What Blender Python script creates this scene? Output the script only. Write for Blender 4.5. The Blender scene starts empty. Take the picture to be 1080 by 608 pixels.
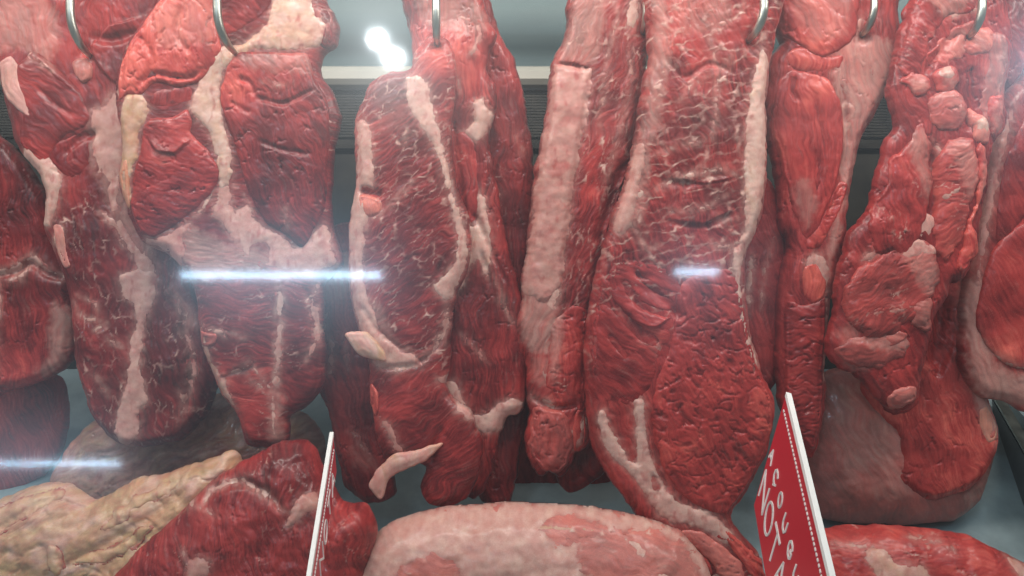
import bpy, math, random
import numpy as np
from mathutils import Vector

# ------------------------------------------------------------------ scene basics
SC = bpy.context.scene
COL = SC.collection
FOC = 0.9556                       # focal length / picture width
K = 1.0 / (1080.0 * FOC)           # metres per photo pixel at one metre
CX, CY = 540.0, 304.0

def ray(u, v):
    return np.array([(u - CX) * K, 1.0, (CY - v) * K])

def at(u, v, y):
    return ray(u, v) * y

# ------------------------------------------------------------------ numpy noise
def _h(ix, iy, seed):
    n = (ix.astype(np.int64) * 374761393 + iy.astype(np.int64) * 668265263 + seed * 1442695041) & 0xFFFFFFFF
    n = ((n ^ (n >> 13)) * 1274126177) & 0xFFFFFFFF
    n = ((n ^ (n >> 16)) * 2246822519) & 0xFFFFFFFF
    return ((n ^ (n >> 15)) & 0xFFFFFF).astype(np.float32) / float(0xFFFFFF)

def perlin(x, y, seed=0):
    ix, iy = np.floor(x), np.floor(y)
    fx, fy = (x - ix).astype(np.float32), (y - iy).astype(np.float32)
    def g(dx, dy):
        a = _h(ix + dx, iy + dy, seed) * 6.2831853
        return np.cos(a) * (fx - dx) + np.sin(a) * (fy - dy)
    sx, sy = fx * fx * fx * (fx * (fx * 6 - 15) + 10), fy * fy * fy * (fy * (fy * 6 - 15) + 10)
    a = g(0, 0) * (1 - sx) + g(1, 0) * sx
    b = g(0, 1) * (1 - sx) + g(1, 1) * sx
    return (a * (1 - sy) + b * sy) * 1.5

def fbm(x, y, seed=0, octaves=3, gain=.5):
    t, a, s = 0.0, 1.0, 0.0
    for k in range(octaves):
        t = t + a * perlin(x * 2 ** k, y * 2 ** k, seed + 17 * k)
        s += a
        a *= gain
    return t / s

def worley(x, y, seed=0):
    """F1 and F2 - F1 of a jittered cell pattern, and an id per cell."""
    ix, iy = np.floor(x), np.floor(y)
    f1 = np.full(x.shape, 9.0, np.float32)
    f2 = f1.copy()
    cid = np.zeros(x.shape, np.float32)
    for dx in (-1, 0, 1):
        for dy in (-1, 0, 1):
            cx, cy = ix + dx, iy + dy
            px = cx + .1 + .8 * _h(cx, cy, seed)
            py = cy + .1 + .8 * _h(cx, cy, seed + 91)
            d = np.sqrt((px - x) ** 2 + (py - y) ** 2).astype(np.float32)
            near = d < f1
            f2 = np.where(near, f1, np.minimum(f2, d))
            cid = np.where(near, _h(cx, cy, seed + 7), cid)
            f1 = np.where(near, d, f1)
    return f1, f2 - f1, cid

def sstep(a, b, x):
    t = np.clip((x - a) / (b - a), 0, 1)
    return t * t * (3 - 2 * t)

# ------------------------------------------------------------------ outlines and distances
def spline(pts, closed=True, step=2.0):
    p = np.array(pts, float)
    n = len(p)
    out = []
    for i in range(n if closed else n - 1):
        if closed:
            a, b, c, d = p[(i - 1) % n], p[i], p[(i + 1) % n], p[(i + 2) % n]
        else:
            a, b, c, d = p[max(i - 1, 0)], p[i], p[i + 1], p[min(i + 2, n - 1)]
        m = max(2, int(np.hypot(*(c - b)) / step))
        t = np.linspace(0, 1, m, endpoint=False)[:, None]
        s = .5 * (2 * b + (c - a) * t + (2 * a - 5 * b + 4 * c - d) * t ** 2 + (3 * b - a - 3 * c + d) * t ** 3)
        out.append(.35 * (b + (c - b) * t) + .65 * s)
    if not closed:
        out.append(p[-1:])
    return np.concatenate(out)

def ragged(p, amp, seed, closed=True):
    if amp <= 0:
        return p
    t = np.roll(p, -1, 0) - np.roll(p, 1, 0)
    t /= np.maximum(np.hypot(t[:, 0], t[:, 1]), 1e-6)[:, None]
    nrm = np.stack([t[:, 1], -t[:, 0]], 1)
    o = fbm(p[:, 0] / 26, p[:, 1] / 26, seed, 4, .6) * amp * 2.0
    o = o + fbm(p[:, 0] / 6.5, p[:, 1] / 6.5, seed + 5, 2) * min(amp, 2.2) * .55
    return p + nrm * o[:, None]

def seg_dist(P, poly, closed):
    """distance to a polyline, sign of the side (left +), position along it 0..1"""
    a = poly
    b = np.roll(poly, -1, 0) if closed else None
    if closed:
        A, B = a, b
    else:
        A, B = poly[:-1], poly[1:]
    P = P.astype(np.float32)
    A = A.astype(np.float32)
    B = B.astype(np.float32)
    best = np.full(len(P), 1e9, np.float32)
    side = np.zeros(len(P), np.float32)
    par = np.zeros(len(P), np.float32)
    for k in range(len(A)):
        e = B[k] - A[k]
        L = max(float(e @ e), 1e-9)
        q = P - A[k]
        t = np.clip((q @ e) / L, 0, 1)
        dx = q[:, 0] - t * e[0]
        dy = q[:, 1] - t * e[1]
        d = dx * dx + dy * dy
        m = d < best
        best = np.where(m, d, best)
        side = np.where(m, np.sign(e[0] * q[:, 1] - e[1] * q[:, 0]), side)
        par = np.where(m, (k + t) / len(A), par)
    return np.sqrt(best), side, par

def inside(P, poly):
    x, y = P[:, 0], P[:, 1]
    r = np.zeros(len(P), bool)
    x0, y0 = poly[-1]
    for x1, y1 in poly:
        if y0 != y1:
            c = ((y1 > y) != (y0 > y)) & (x < (x0 - x1) * (y - y1) / (y0 - y1) + x1)
            r ^= c
        x0, y0 = x1, y1
    return r

class Lattice:
    """a grid over a box of the photograph's pixel plane, with a coarse twin for distances"""
    def __init__(s, box, g):
        s.g = g
        s.u0, s.v0 = box[0], box[1]
        s.nx = int((box[2] - box[0]) / g) + 2
        s.ny = int((box[3] - box[1]) / g) + 2
        s.U, s.V = np.meshgrid(s.u0 + g * np.arange(s.nx), s.v0 + g * np.arange(s.ny))
        s.cg = 2.4
        s.cnx = int(s.nx * g / s.cg) + 3
        s.cny = int(s.ny * g / s.cg) + 3
        CU, CV = np.meshgrid(s.u0 + s.cg * np.arange(s.cnx), s.v0 + s.cg * np.arange(s.cny))
        s.CP = np.stack([CU.ravel(), CV.ravel()], 1)
    def up(s, c):
        return bil(c.reshape(s.cny, s.cnx), (s.U - s.u0) / s.cg, (s.V - s.v0) / s.cg)
    def sdf(s, poly):
        d, _, _ = seg_dist(s.CP, poly, True)
        return s.up(np.where(inside(s.CP, poly), d, -d))
    def line(s, pts):
        p = spline(pts, False, 5)
        d, sd, par = seg_dist(s.CP, p, False)
        return s.up(d), s.up(d * sd), s.up(par)

def bil(a, x, y):
    ny, nx = a.shape
    x = np.clip(x, 0, nx - 1.001)
    y = np.clip(y, 0, ny - 1.001)
    ix, iy = x.astype(int), y.astype(int)
    fx, fy = x - ix, y - iy
    return (a[iy, ix] * (1 - fx) + a[iy, ix + 1] * fx) * (1 - fy) + (a[iy + 1, ix] * (1 - fx) + a[iy + 1, ix + 1] * fx) * fy

def blur(a, r):
    for ax in (0, 1):
        for _ in range(2):
            p = np.pad(a, [(r + 1, r) if i == ax else (0, 0) for i in (0, 1)], mode='edge')
            c = np.cumsum(p, axis=ax)
            n = a.shape[ax]
            hi = np.take(c, np.arange(2 * r + 1, 2 * r + 1 + n), axis=ax)
            lo = np.take(c, np.arange(0, n), axis=ax)
            a = (hi - lo) / (2 * r + 1)
    return a

# ------------------------------------------------------------------ materials
def new_mat(name):
    m = bpy.data.materials.new(name)
    m.use_nodes = True
    nt = m.node_tree
    nt.nodes.clear()
    out = nt.nodes.new('ShaderNodeOutputMaterial')
    return m, nt, out

def N(nt, kind, **kw):
    n = nt.nodes.new(kind)
    for k, v in kw.items():
        if k.startswith('_'):
            setattr(n, k[1:], v)
        else:
            n.inputs[k.replace('__', ' ')].default_value = v
    return n

def mixrgb(nt, fac, a, b, blend='MIX'):
    n = nt.nodes.new('ShaderNodeMix')
    n.data_type = 'RGBA'
    n.blend_type = blend
    for sock, val in ((n.inputs[0], fac), (n.inputs[6], a), (n.inputs[7], b)):
        if isinstance(val, bpy.types.NodeSocket):
            nt.links.new(val, sock)
        elif isinstance(val, (int, float)):
            sock.default_value = val
        else:
            sock.default_value = (*val, 1)
    return n.outputs[2]

def ramp(nt, fac, stops):
    n = nt.nodes.new('ShaderNodeValToRGB')
    e = n.color_ramp.elements
    while len(e) < len(stops):
        e.new(.5)
    for el, (p, c) in zip(e, stops):
        el.position = p
        el.color = (*c, 1)
    nt.links.new(fac, n.inputs[0])
    return n.outputs[0]

def math_node(nt, op, a, b=0.0, clamp=False):
    n = nt.nodes.new('ShaderNodeMath')
    n.operation = op
    n.use_clamp = clamp
    for i, v in enumerate((a, b)):
        if isinstance(v, bpy.types.NodeSocket):
            nt.links.new(v, n.inputs[i])
        else:
            n.inputs[i].default_value = v
    return n.outputs[0]

def meat_material():
    m, nt, out = new_mat('raw_meat')
    L = nt.links
    tc = nt.nodes.new('ShaderNodeTexCoord')
    def attr(nm):
        n = nt.nodes.new('ShaderNodeAttribute')
        n.attribute_name = nm
        return n.outputs['Fac']
    fat, tint, warm = attr('fat'), attr('tint'), attr('warm')
    def noise(scale, detail=4, rough=.6, dist=0.0):
        n = N(nt, 'ShaderNodeTexNoise', Scale=scale, Detail=detail, Roughness=rough, Distortion=dist)
        L.new(tc.outputs['Object'], n.inputs['Vector'])
        return n.outputs['Fac']
    nf, nm_, nc = noise(900, 3), noise(190, 5, .65, .6), noise(42, 4, .6, .4)
    cb = nt.nodes.new('ShaderNodeCombineXYZ')
    L.new(math_node(nt, 'MULTIPLY', attr('gu'), 1 / 15.0), cb.inputs[0])
    L.new(math_node(nt, 'MULTIPLY', attr('gv'), 1 / 2.3), cb.inputs[1])
    nfi = N(nt, 'ShaderNodeTexNoise', Scale=1.0, Detail=3, Roughness=.6, Distortion=.3)
    L.new(cb.outputs[0], nfi.inputs['Vector'])
    fib = math_node(nt, 'ADD', math_node(nt, 'MULTIPLY', math_node(nt, 'SUBTRACT', nfi.outputs['Fac'], .5), attr('fs')), .5)
    j = math_node(nt, 'ADD', math_node(nt, 'MULTIPLY', math_node(nt, 'SUBTRACT', fib, .5), .60),
                  math_node(nt, 'MULTIPLY', math_node(nt, 'SUBTRACT', nf, .5), .22))
    t2 = math_node(nt, 'ADD', tint, j, True)
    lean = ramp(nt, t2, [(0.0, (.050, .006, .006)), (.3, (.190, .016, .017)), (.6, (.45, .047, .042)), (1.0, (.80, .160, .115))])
    j2 = math_node(nt, 'ADD', warm, math_node(nt, 'MULTIPLY', math_node(nt, 'SUBTRACT', nc, .5), .5), True)
    fatc = ramp(nt, j2, [(0.0, (.66, .36, .31)), (.5, (.76, .52, .42)), (1.0, (.60, .40, .20))])
    pk = math_node(nt, 'ADD', math_node(nt, 'MULTIPLY', nm_, .35), math_node(nt, 'MULTIPLY', math_node(nt, 'SUBTRACT', nc, .42), 1.3), True)
    pink = mixrgb(nt, pk, fatc, (.56, .23, .19))
    f2 = math_node(nt, 'ADD', fat, math_node(nt, 'MULTIPLY', math_node(nt, 'MULTIPLY', math_node(nt, 'SUBTRACT', nf, .5), .5), fat), True)
    colr = mixrgb(nt, f2, lean, pink)
    p = N(nt, 'ShaderNodeBsdfPrincipled')
    L.new(colr, p.inputs['Base Color'])
    rg = math_node(nt, 'ADD', math_node(nt, 'ADD', math_node(nt, 'MULTIPLY', nm_, .20), math_node(nt, 'MULTIPLY', nc, .34)), .10)
    L.new(rg, p.inputs['Roughness'])
    p.inputs['Specular IOR Level'].default_value = .24
    p.inputs['Subsurface Weight'].default_value = SSS
    p.inputs['Subsurface Radius'].default_value = (1.0, .30, .22)
    p.inputs['Subsurface Scale'].default_value = .0045
    p.inputs['Coat Weight'].default_value = .20
    p.inputs['Coat Roughness'].default_value = .07
    b1 = N(nt, 'ShaderNodeBump', Strength=.5, Distance=.0005)
    L.new(fib, b1.inputs['Height'])
    b2 = N(nt, 'ShaderNodeBump', Strength=.22, Distance=.0003)
    L.new(nf, b2.inputs['Height'])
    L.new(b1.outputs[0], b2.inputs['Normal'])
    L.new(b2.outputs[0], p.inputs['Normal'])
    L.new(b2.outputs[0], p.inputs['Coat Normal'])
    L.new(p.outputs[0], out.inputs[0])
    return m

def plain(name, col, rough=.5, metal=0.0, spec=.5, var=.12, scale=30, bump=0.0, stretch=None, coat=0.0):
    """a painted or metal surface with cloudy wear"""
    m, nt, out = new_mat(name)
    tc = nt.nodes.new('ShaderNodeTexCoord')
    mp = nt.nodes.new('ShaderNodeMapping')
    if stretch:
        mp.inputs['Scale'].default_value = stretch
    nt.links.new(tc.outputs['Object'], mp.inputs[0])
    n = N(nt, 'ShaderNodeTexNoise', Scale=scale, Detail=6, Roughness=.65)
    nt.links.new(mp.outputs[0], n.inputs['Vector'])
    lo = tuple(c * (1 - var * 2) for c in col)
    hi = tuple(min(1, c * (1 + var)) for c in col)
    c = ramp(nt, n.outputs['Fac'], [(.25, lo), (.7, hi)])
    p = N(nt, 'ShaderNodeBsdfPrincipled', Metallic=metal)
    p.inputs['Specular IOR Level'].default_value = spec
    p.inputs['Coat Weight'].default_value = coat
    nt.links.new(c, p.inputs['Base Color'])
    nt.links.new(math_node(nt, 'ADD', math_node(nt, 'MULTIPLY', n.outputs['Fac'], .25), rough - .12), p.inputs['Roughness'])
    if bump:
        b = N(nt, 'ShaderNodeBump', Strength=.5, Distance=bump)
        nt.links.new(n.outputs['Fac'], b.inputs['Height'])
        nt.links.new(b.outputs[0], p.inputs['Normal'])
    nt.links.new(p.outputs[0], out.inputs[0])
    return m

# ------------------------------------------------------------------ objects
def empty(name, loc, label=None, cat=None, group=None):
    o = bpy.data.objects.new(name, None)
    o.empty_display_size = .02
    COL.objects.link(o)
    o.location = Vector(loc)
    if label:
        o['label'] = label
        o['category'] = cat
    if group:
        o['group'] = group
    return o

def mesh_obj(name, verts, faces, mat, parent=None, smooth=True, attrs=None):
    V = np.asarray(verts, np.float32)
    if parent is not None:
        V = V - np.array(parent_origin(parent), np.float32)
    me = bpy.data.meshes.new(name)
    if isinstance(faces, np.ndarray):
        nf = len(faces)
        me.vertices.add(len(V))
        me.vertices.foreach_set('co', V.ravel())
        me.loops.add(nf * 4)
        me.loops.foreach_set('vertex_index', faces.ravel().astype(np.int32))
        me.polygons.add(nf)
        me.polygons.foreach_set('loop_start', np.arange(0, nf * 4, 4, dtype=np.int32))
        me.update(calc_edges=True)
        me.validate()
    else:
        me.from_pydata([tuple(map(float, v)) for v in V], [], faces)
        me.update()
    me.polygons.foreach_set('use_smooth', np.full(len(me.polygons), smooth))
    for k, a in (attrs or {}).items():
        at_ = me.attributes.new(k, 'FLOAT', 'POINT')
        at_.data.foreach_set('value', np.asarray(a, np.float32).ravel())
    me.materials.append(mat)
    o = bpy.data.objects.new(name, me)
    COL.objects.link(o)
    if parent is not None:
        o.parent = parent
    return o

def parent_origin(p):
    v = np.array(p.location)
    while p.parent is not None:
        p = p.parent
        v = v + np.array(p.location)
    return v

def tag(o, label, cat, group=None):
    o['label'] = label
    o['category'] = cat
    if group:
        o['group'] = group
    return o

def tube(path, r, seg=14, r_end=None):
    path = np.array(path, float)
    n = len(path)
    V, F = [], []
    up = np.array([1.0, 0, 0])
    for i in range(n):
        t = path[min(i + 1, n - 1)] - path[max(i - 1, 0)]
        t /= np.linalg.norm(t)
        a = up - t * (up @ t)
        a /= np.linalg.norm(a)
        b = np.cross(t, a)
        rr = r if r_end is None else r + (r_end - r) * max(0, (i / (n - 1) - .7) / .3)
        for k in range(seg):
            w = 2 * math.pi * k / seg
            V.append(path[i] + rr * (math.cos(w) * a + math.sin(w) * b))
    for i in range(n - 1):
        for k in range(seg):
            k2 = (k + 1) % seg
            F.append((i * seg + k, i * seg + k2, (i + 1) * seg + k2, (i + 1) * seg + k))
    F.append(tuple(range(seg))[::-1])
    F.append(tuple((n - 1) * seg + k for k in range(seg)))
    return V, F

def prism(quad, thick_vec):
    q = [np.array(p, float) for p in quad]
    t = np.array(thick_vec, float)
    V = q + [p + t for p in q]
    n = len(q)
    F = [tuple(range(n))[::-1], tuple(range(n, 2 * n))]
    for i in range(n):
        j = (i + 1) % n
        F.append((i, j, n + j, n + i))
    return V, F

def box(x0, x1, y0, y1, z0, z1):
    return prism([(x0, y0, z0), (x1, y0, z0), (x1, y1, z0), (x0, y1, z0)], (0, 0, z1 - z0))

# ------------------------------------------------------------------ meat
class Frame:
    """the plane a cut lies in: photo pixels to metres at the cut's own distance"""
    def __init__(s, u, v, y, tilt=0.0, lift=0.0):
        t = math.radians(tilt)
        s.n = np.array([0, -math.cos(t), math.sin(t)])
        s.s = K * y
        s.lift = lift
        s.p0 = at(u, v, y) + s.n * lift * s.s
    def pos(s, U, V, H):
        R = np.stack([(U - CX) * K, np.ones_like(U), (CY - V) * K], -1)
        k = (s.p0 @ s.n) / (R @ s.n)
        return R * k[..., None] + s.n * ((H - s.lift) * s.s)[..., None]

class Body: pass

def profile(d, w):
    x = np.clip(d / w, 0, 1)
    return np.sqrt(np.maximum(1 - (1 - x) ** 2, 0))

def emit(name, fr, lat, d, Hf, Hb, attrs, parent, islands=False, only=None):
    """closed skin over the cells of the lattice with d > 0, its border pulled onto d = 0"""
    g = lat.g
    ny, nx = d.shape
    corner = np.minimum(np.minimum(d[:-1, :-1], d[1:, :-1]), np.minimum(d[:-1, 1:], d[1:, 1:]))
    anyin = np.maximum(np.maximum(d[:-1, :-1], d[1:, :-1]), np.maximum(d[:-1, 1:], d[1:, 1:]))
    cell = (anyin > 0) & (corner > -1.8 * g)
    if not cell.any():
        return None
    if only is not None:
        cell = cell & only
    elif islands:
        cell_all, todo, got = cell, set(zip(*np.nonzero(cell))), []
        while todo:
            st = [todo.pop()]
            comp = list(st)
            while st:
                y, x = st.pop()
                for q in ((y + 1, x), (y - 1, x), (y, x + 1), (y, x - 1)):
                    if q in todo:
                        todo.remove(q)
                        st.append(q)
                        comp.append(q)
            got.append(comp)
        got.sort(key=len, reverse=True)
        r = None
        for comp in got[:4]:
            if len(comp) >= 45 or comp is got[0]:
                m = np.zeros_like(cell)
                ii = np.array(comp)
                m[ii[:, 0], ii[:, 1]] = True
                r = emit(name, fr, lat, d, Hf, Hb, attrs, parent, only=m)
        return r
    gy, gx = np.gradient(d, g)
    gl = np.maximum(np.hypot(gx, gy), .35)
    out = d < 0
    U = np.where(out, lat.U - gx / gl * d / gl, lat.U)
    V = np.where(out, lat.V - gy / gl * d / gl, lat.V)
    used = np.zeros((ny, nx), bool)
    used[:-1, :-1] |= cell; used[1:, :-1] |= cell; used[:-1, 1:] |= cell; used[1:, 1:] |= cell
    idx = np.full((ny, nx), -1, np.int64)
    idx[used] = np.arange(used.sum())
    nf = int(used.sum())
    Pf = fr.pos(U[used], V[used], Hf[used])
    cy, cx = np.nonzero(cell)
    def quads(ix, flip):
        q = np.stack([ix[cy, cx], ix[cy, cx + 1], ix[cy + 1, cx + 1], ix[cy + 1, cx]], 1)
        return q[:, ::-1] if flip else q
    F = [quads(idx, True)]
    P = [Pf]
    A = {k: [a[used]] for k, a in attrs.items()}
    inner = used & ~out
    bidx = idx.copy()
    bidx[inner] = nf + np.arange(inner.sum())
    P.append(fr.pos(U[inner], V[inner], Hb[inner]))
    F.append(quads(bidx, False))
    for k, a in attrs.items():
        A[k].append(a[inner])
    return mesh_obj(name, np.concatenate(P), np.concatenate(F), MEAT, parent, True, {k: np.concatenate(v) for k, v in A.items()})

SEED = [11]
def bbox(pts, pad):
    p = np.array(pts, float)
    return (p[:, 0].min() - pad, p[:, 1].min() - pad, p[:, 0].max() + pad, p[:, 1].max() + pad)

def rot(U, V, deg):
    a = math.radians(deg)
    return U * math.cos(a) + V * math.sin(a), -U * math.sin(a) + V * math.cos(a)

def body(parent, name, fr, o, T=18, Tb=None, w=None, rag=1.5, g=1.15, base=None, sink=1.5, lobes=(), creases=(), steps=(),
         grain=(80, 46, 9, 1.1), marble=None, cracks=0.0, crack_cell=(15, 9), wr=None, lump=1.5, grow=None, tint=.35, tints=(), veils=(), fats=(), mfade=(), fatn=0.0,
         fat=0.0, warm=.35, fine=.5, seed=None):
    """one muscle or lump. base: the Body it lies on. Everything in photo pixels."""
    SEED[0] += 13
    sd = SEED[0] if seed is None else seed
    lat = Lattice(bbox(o, 9), g)
    U, V = lat.U, lat.V
    out = ragged(spline(o, True, 2.2), rag, sd)
    if base is not None and name not in ('lean_nub', 'fat_flap', 'ragged_tip', 'lean_flap'):
        T = T * .52
        w = 12.0
    w = w or T * 1.15
    if base is None and 14 <= T < 30:        # sliced slabs: flat faces, short rounded edges
        T, w = T * .85, 8.0
        grow = 3.5 if grow is None else grow
    d = lat.sdf(out) + (grow or 0)
    pr = profile(d, w)
    sm = blur(pr, max(2, int(5 / g)))
    k = sstep(0, w * .7, d)
    pr = pr * (1 - k) + sm * k
    Hs = T * pr
    edge = sstep(0, 9, d)
    for (x, y, rx, ry, a) in lobes:
        Hs = Hs + a * np.exp(-(((U - x) / rx) ** 2 + ((V - y) / ry) ** 2)) * edge
    Hs = Hs + edge * lump * (fbm(U / 46, V / 46, sd + 1, 2) + .5 * fbm(U / 17, V / 17, sd + 2, 2))
    for (x, y) in HOLES:
        if base is None:
            Hs = Hs - 7 * np.exp(-((U - x) ** 2 + ((V - y) * .7) ** 2) / 30.0) * edge
    wob = fbm(U / 14, V / 14, sd + 3, 3) * 3
    for (pts, wd, dep) in creases:
        dl, _, par = lat.line(pts)
        q = np.maximum(dl + wob * .45, 0) / wd
        Hs = Hs - edge * dep * np.exp(-q * q) * np.minimum(1, 6 * np.minimum(par, 1 - par) + .15)
    for (pts, amp, ln) in steps:              # the left side of the line is raised, fading away from it
        dl, sgn, par = lat.line(pts)
        sg = sgn + wob * .5
        end = np.minimum(1, 5 * np.minimum(par, 1 - par) + .05)
        Hs = Hs + edge * amp * end * np.where(sg > 0, np.exp(-np.maximum(sg, 0) / ln), 0) * sstep(-.2, 2.4, sg)
    b = Body()
    if base is not None:
        bx, by = (U - base.lat.u0) / base.lat.g, (V - base.lat.v0) / base.lat.g
        B = bil(base.Hs, bx, by)
        Bd = bil(base.d, bx, by)
        B = np.where(Bd > 0, B, np.minimum(B, 0))
        lowB = blur(B, max(2, int(7 / g)))
        B = np.where(edge > .5, B * .4 + lowB * .6, B)
    else:
        B = 0.0
        sink = 0.0
    # ---- fine relief along the grain
    ang, ln, wd, amp = grain
    ga, gb = rot(U + fbm(U / 40, V / 40, sd + 5, 2) * 12, V + fbm(U / 40, V / 40, sd + 6, 2) * 12, ang)
    gw = fbm(U / 11, V / 11, sd + 8, 3)
    _, e, cid = worley(ga / ln + gw * .12, gb / wd + gw * .5, sd + 4)
    fibre = fbm(ga / 34, gb / 1.9, sd + 14, 2)
    rel = .75 * amp * (np.minimum(e, .4) * 1.1 + .5 * (cid - .5)) + fine * fbm(ga / 9, gb / 2.6, sd + 9, 2) * (.3 + sstep(-.3, .3, fbm(U / 33, V / 33, sd + 81, 2)))
    fatm = np.zeros_like(U) + fat
    tn = tint + .26 * fbm(U / 38, V / 38, sd + 21, 3) + .10 * (cid - .5)
    tn = tn + .20 * fbm(ga / 34, gb / 2.6, sd + 15, 2)
    fatm = fatm + .12 * sstep(.2, .6, fibre) * sstep(-.3, .3, fbm(U / 24, V / 24, sd + 16, 2))
    if marble:
        am, mln, mwd, th, mang = marble[:5]
        web = marble[5] if len(marble) > 5 else 0.0
        ma, mb = rot(U + gw * 5, V + fbm(U / 12, V / 12, sd + 31, 2) * 5, mang)
        _, me_, _ = worley(ma / mln, mb / mwd, sd + 32)
        gate = sstep(-.2, .3, fbm(U / 30, V / 30, sd + 33, 2) + (am - .55) * 1.1) * (web * sstep(-.5, 0, fbm(U / 17, V / 17, sd + 39, 2)) + (1 - web) * sstep(-.22, .18, fbm(ma / 16, mb / 7, sd + 35, 2)))
        for (x, y, r) in mfade:
            gate = gate * (1 - np.exp(-(((U - x) ** 2 + (V - y) ** 2) / (r * r)) ** 2))
        ml = (1 - sstep(th * .2, th * .95, me_)) * gate
        if web:
            _, m2, c2 = worley(ma / (mln * .42) + gw * .3, mb / (mwd * .5), sd + 37)
            ml = np.maximum(ml * (.6 + .7 * sstep(-.2, .3, fbm(U / 10, V / 10, sd + 40, 2))), .22 * (1 - sstep(.02, .13, m2)) * gate * sstep(-.1, .3, fbm(U / 12, V / 12, sd + 38, 2)))
            tn = tn - gate * web * (.06 + .16 * (c2 - .5))
            rel = rel + gate * web * (1.5 * np.minimum(me_, .5) + .8 * np.minimum(m2, .4))
        fatm = np.maximum(fatm, ml * (.45 + .5 * sstep(-.1, .4, fbm(U / 13, V / 13, sd + 36, 2))))
        rel = rel + ml * .4
        sp = sstep(.42, .58, fbm(ma / 7, mb / 3.2, sd + 34, 2)) * gate
        fatm = np.maximum(fatm, sp * .28)
    if cracks:
        ca, cb = rot(U + gw * 6, V + fbm(U / 9, V / 9, sd + 41, 2) * 5, ang)
        _, ce, _ = worley(ca / crack_cell[0], cb / crack_cell[1], sd + 42)
        gate = sstep(-.2, .3, fbm(U / 22, V / 22, sd + 43, 2) + (cracks - .5))
        rel = rel - 2.2 * (1 - sstep(.0, .10, ce)) * gate * sstep(-.3, .2, fbm(U / 10, V / 10, sd + 44, 2)) + .6 * np.minimum(ce, .5) * gate
    if wr:                                     # wrinkles: (angle, spacing, depth)
        wa, wb = rot(U + gw * 7, V + fbm(U / 20, V / 20, sd + 51, 2) * 9, wr[0])
        z = perlin(wa / 34, wb / wr[1], sd + 52)
        rel = rel - wr[2] * (1 - sstep(0, .16, np.abs(z))) * sstep(-.15, .25, fbm(U / 18, V / 18, sd + 53, 2) + .1)
    veil = np.zeros_like(U)
    for i, fd in enumerate(fats):
        fd['field'] = fat_field(lat, sd + 101 + 31 * i, **{k: fd[k] for k in ('poly', 'line', 'wd', 'rag', 'holes') if k in fd})
        fatm = np.maximum(fatm, .46 * np.exp(np.minimum(fd['field'], 0) / 3.2) * (.7 + .8 * fbm(U / 8, V / 8, sd + 105, 2)) * fd.get('thick', .95))
    for (pts, st) in veils:
        f = lat.sdf(ragged(spline(pts, True, 3), 3.0, sd + 61))
        vv = sstep(-5, 7, f + fbm(U / 7, V / 7, sd + 62, 3) * 6) * st * (.75 + .5 * fbm(ga / 40, gb / 5, sd + 63, 3))
        veil = np.maximum(veil, vv)
    fatm = np.maximum(fatm, veil)
    for (x, y, r, a) in tints:
        tn = tn + a * np.exp(-(((U - x) ** 2 + (V - y) ** 2) / (r * r)))
    hard = sstep(.0, 5, d)
    H = B - sink + Hs + rel * hard * (1 - .55 * np.clip(veil, 0, 1))
    Tb = T * .55 if Tb is None else Tb
    Hb = (B - sink if base is not None else 0.0) - Tb * pr - (3.0 * hard if base is not None else 0)
    b.lat, b.d, b.fr, b.sd = lat, d, fr, sd
    b.Hs = (B - sink + Hs) + np.zeros_like(U)
    b.H = H
    warmA = np.zeros_like(U) + warm + .2 * fbm(U / 20, V / 20, sd + 71, 2)
    rnd = random.Random(sd).uniform(.30, .95)
    fsA = np.clip(rnd * (.25 + 1.1 * sstep(-.35, .35, fbm(U / 33, V / 33, sd + 81, 2))), .08, 1.0)
    if fatn:
        fatm = fatm + fatn * (fbm(ga / 26, gb / 11, sd + 82, 4, .6) - .08)
        warmA = warmA + .7 * fbm(ga / 40, gb / 16, sd + 83, 3)
    b.obj = emit(name, fr, lat, d, np.where(d > 0, H, B - sink), Hb + np.zeros_like(U), dict(fat=np.clip(fatm, 0, 1), tint=np.clip(tn, 0, 1), warm=warmA, gu=ga, gv=gb, fs=fsA), parent)
    for i, fd in enumerate(fats):
        fat_on(parent, b, **fd)
    return b

def fat_field(lat, sd, poly=None, line=None, wd=4, rag=1.5, holes=()):
    """how far inside a piece of fat each lattice point lies"""
    U, V = lat.U, lat.V
    if poly is not None:
        f = lat.sdf(ragged(spline(poly, True, 2.5), rag * .6, sd))
    else:
        dl, _, par = lat.line(line)
        wdv = wd * (.45 + .8 * np.minimum(1, 5 * np.minimum(par, 1 - par)) * (.75 + 1.0 * fbm(U / 16, V / 16, sd + 3, 2)))
        f = wdv - dl
    f = f + rag * fbm(U / 9, V / 9, sd + 1, 4, .6) * 2.4 + rag * 1.0 * fbm(U / 22, V / 22, sd + 2, 2)
    for pts in holes:
        f = np.minimum(f, -lat.sdf(spline(pts, True, 3)) + fbm(U / 7, V / 7, sd + 9, 2) * 2.5)
    return f

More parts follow.
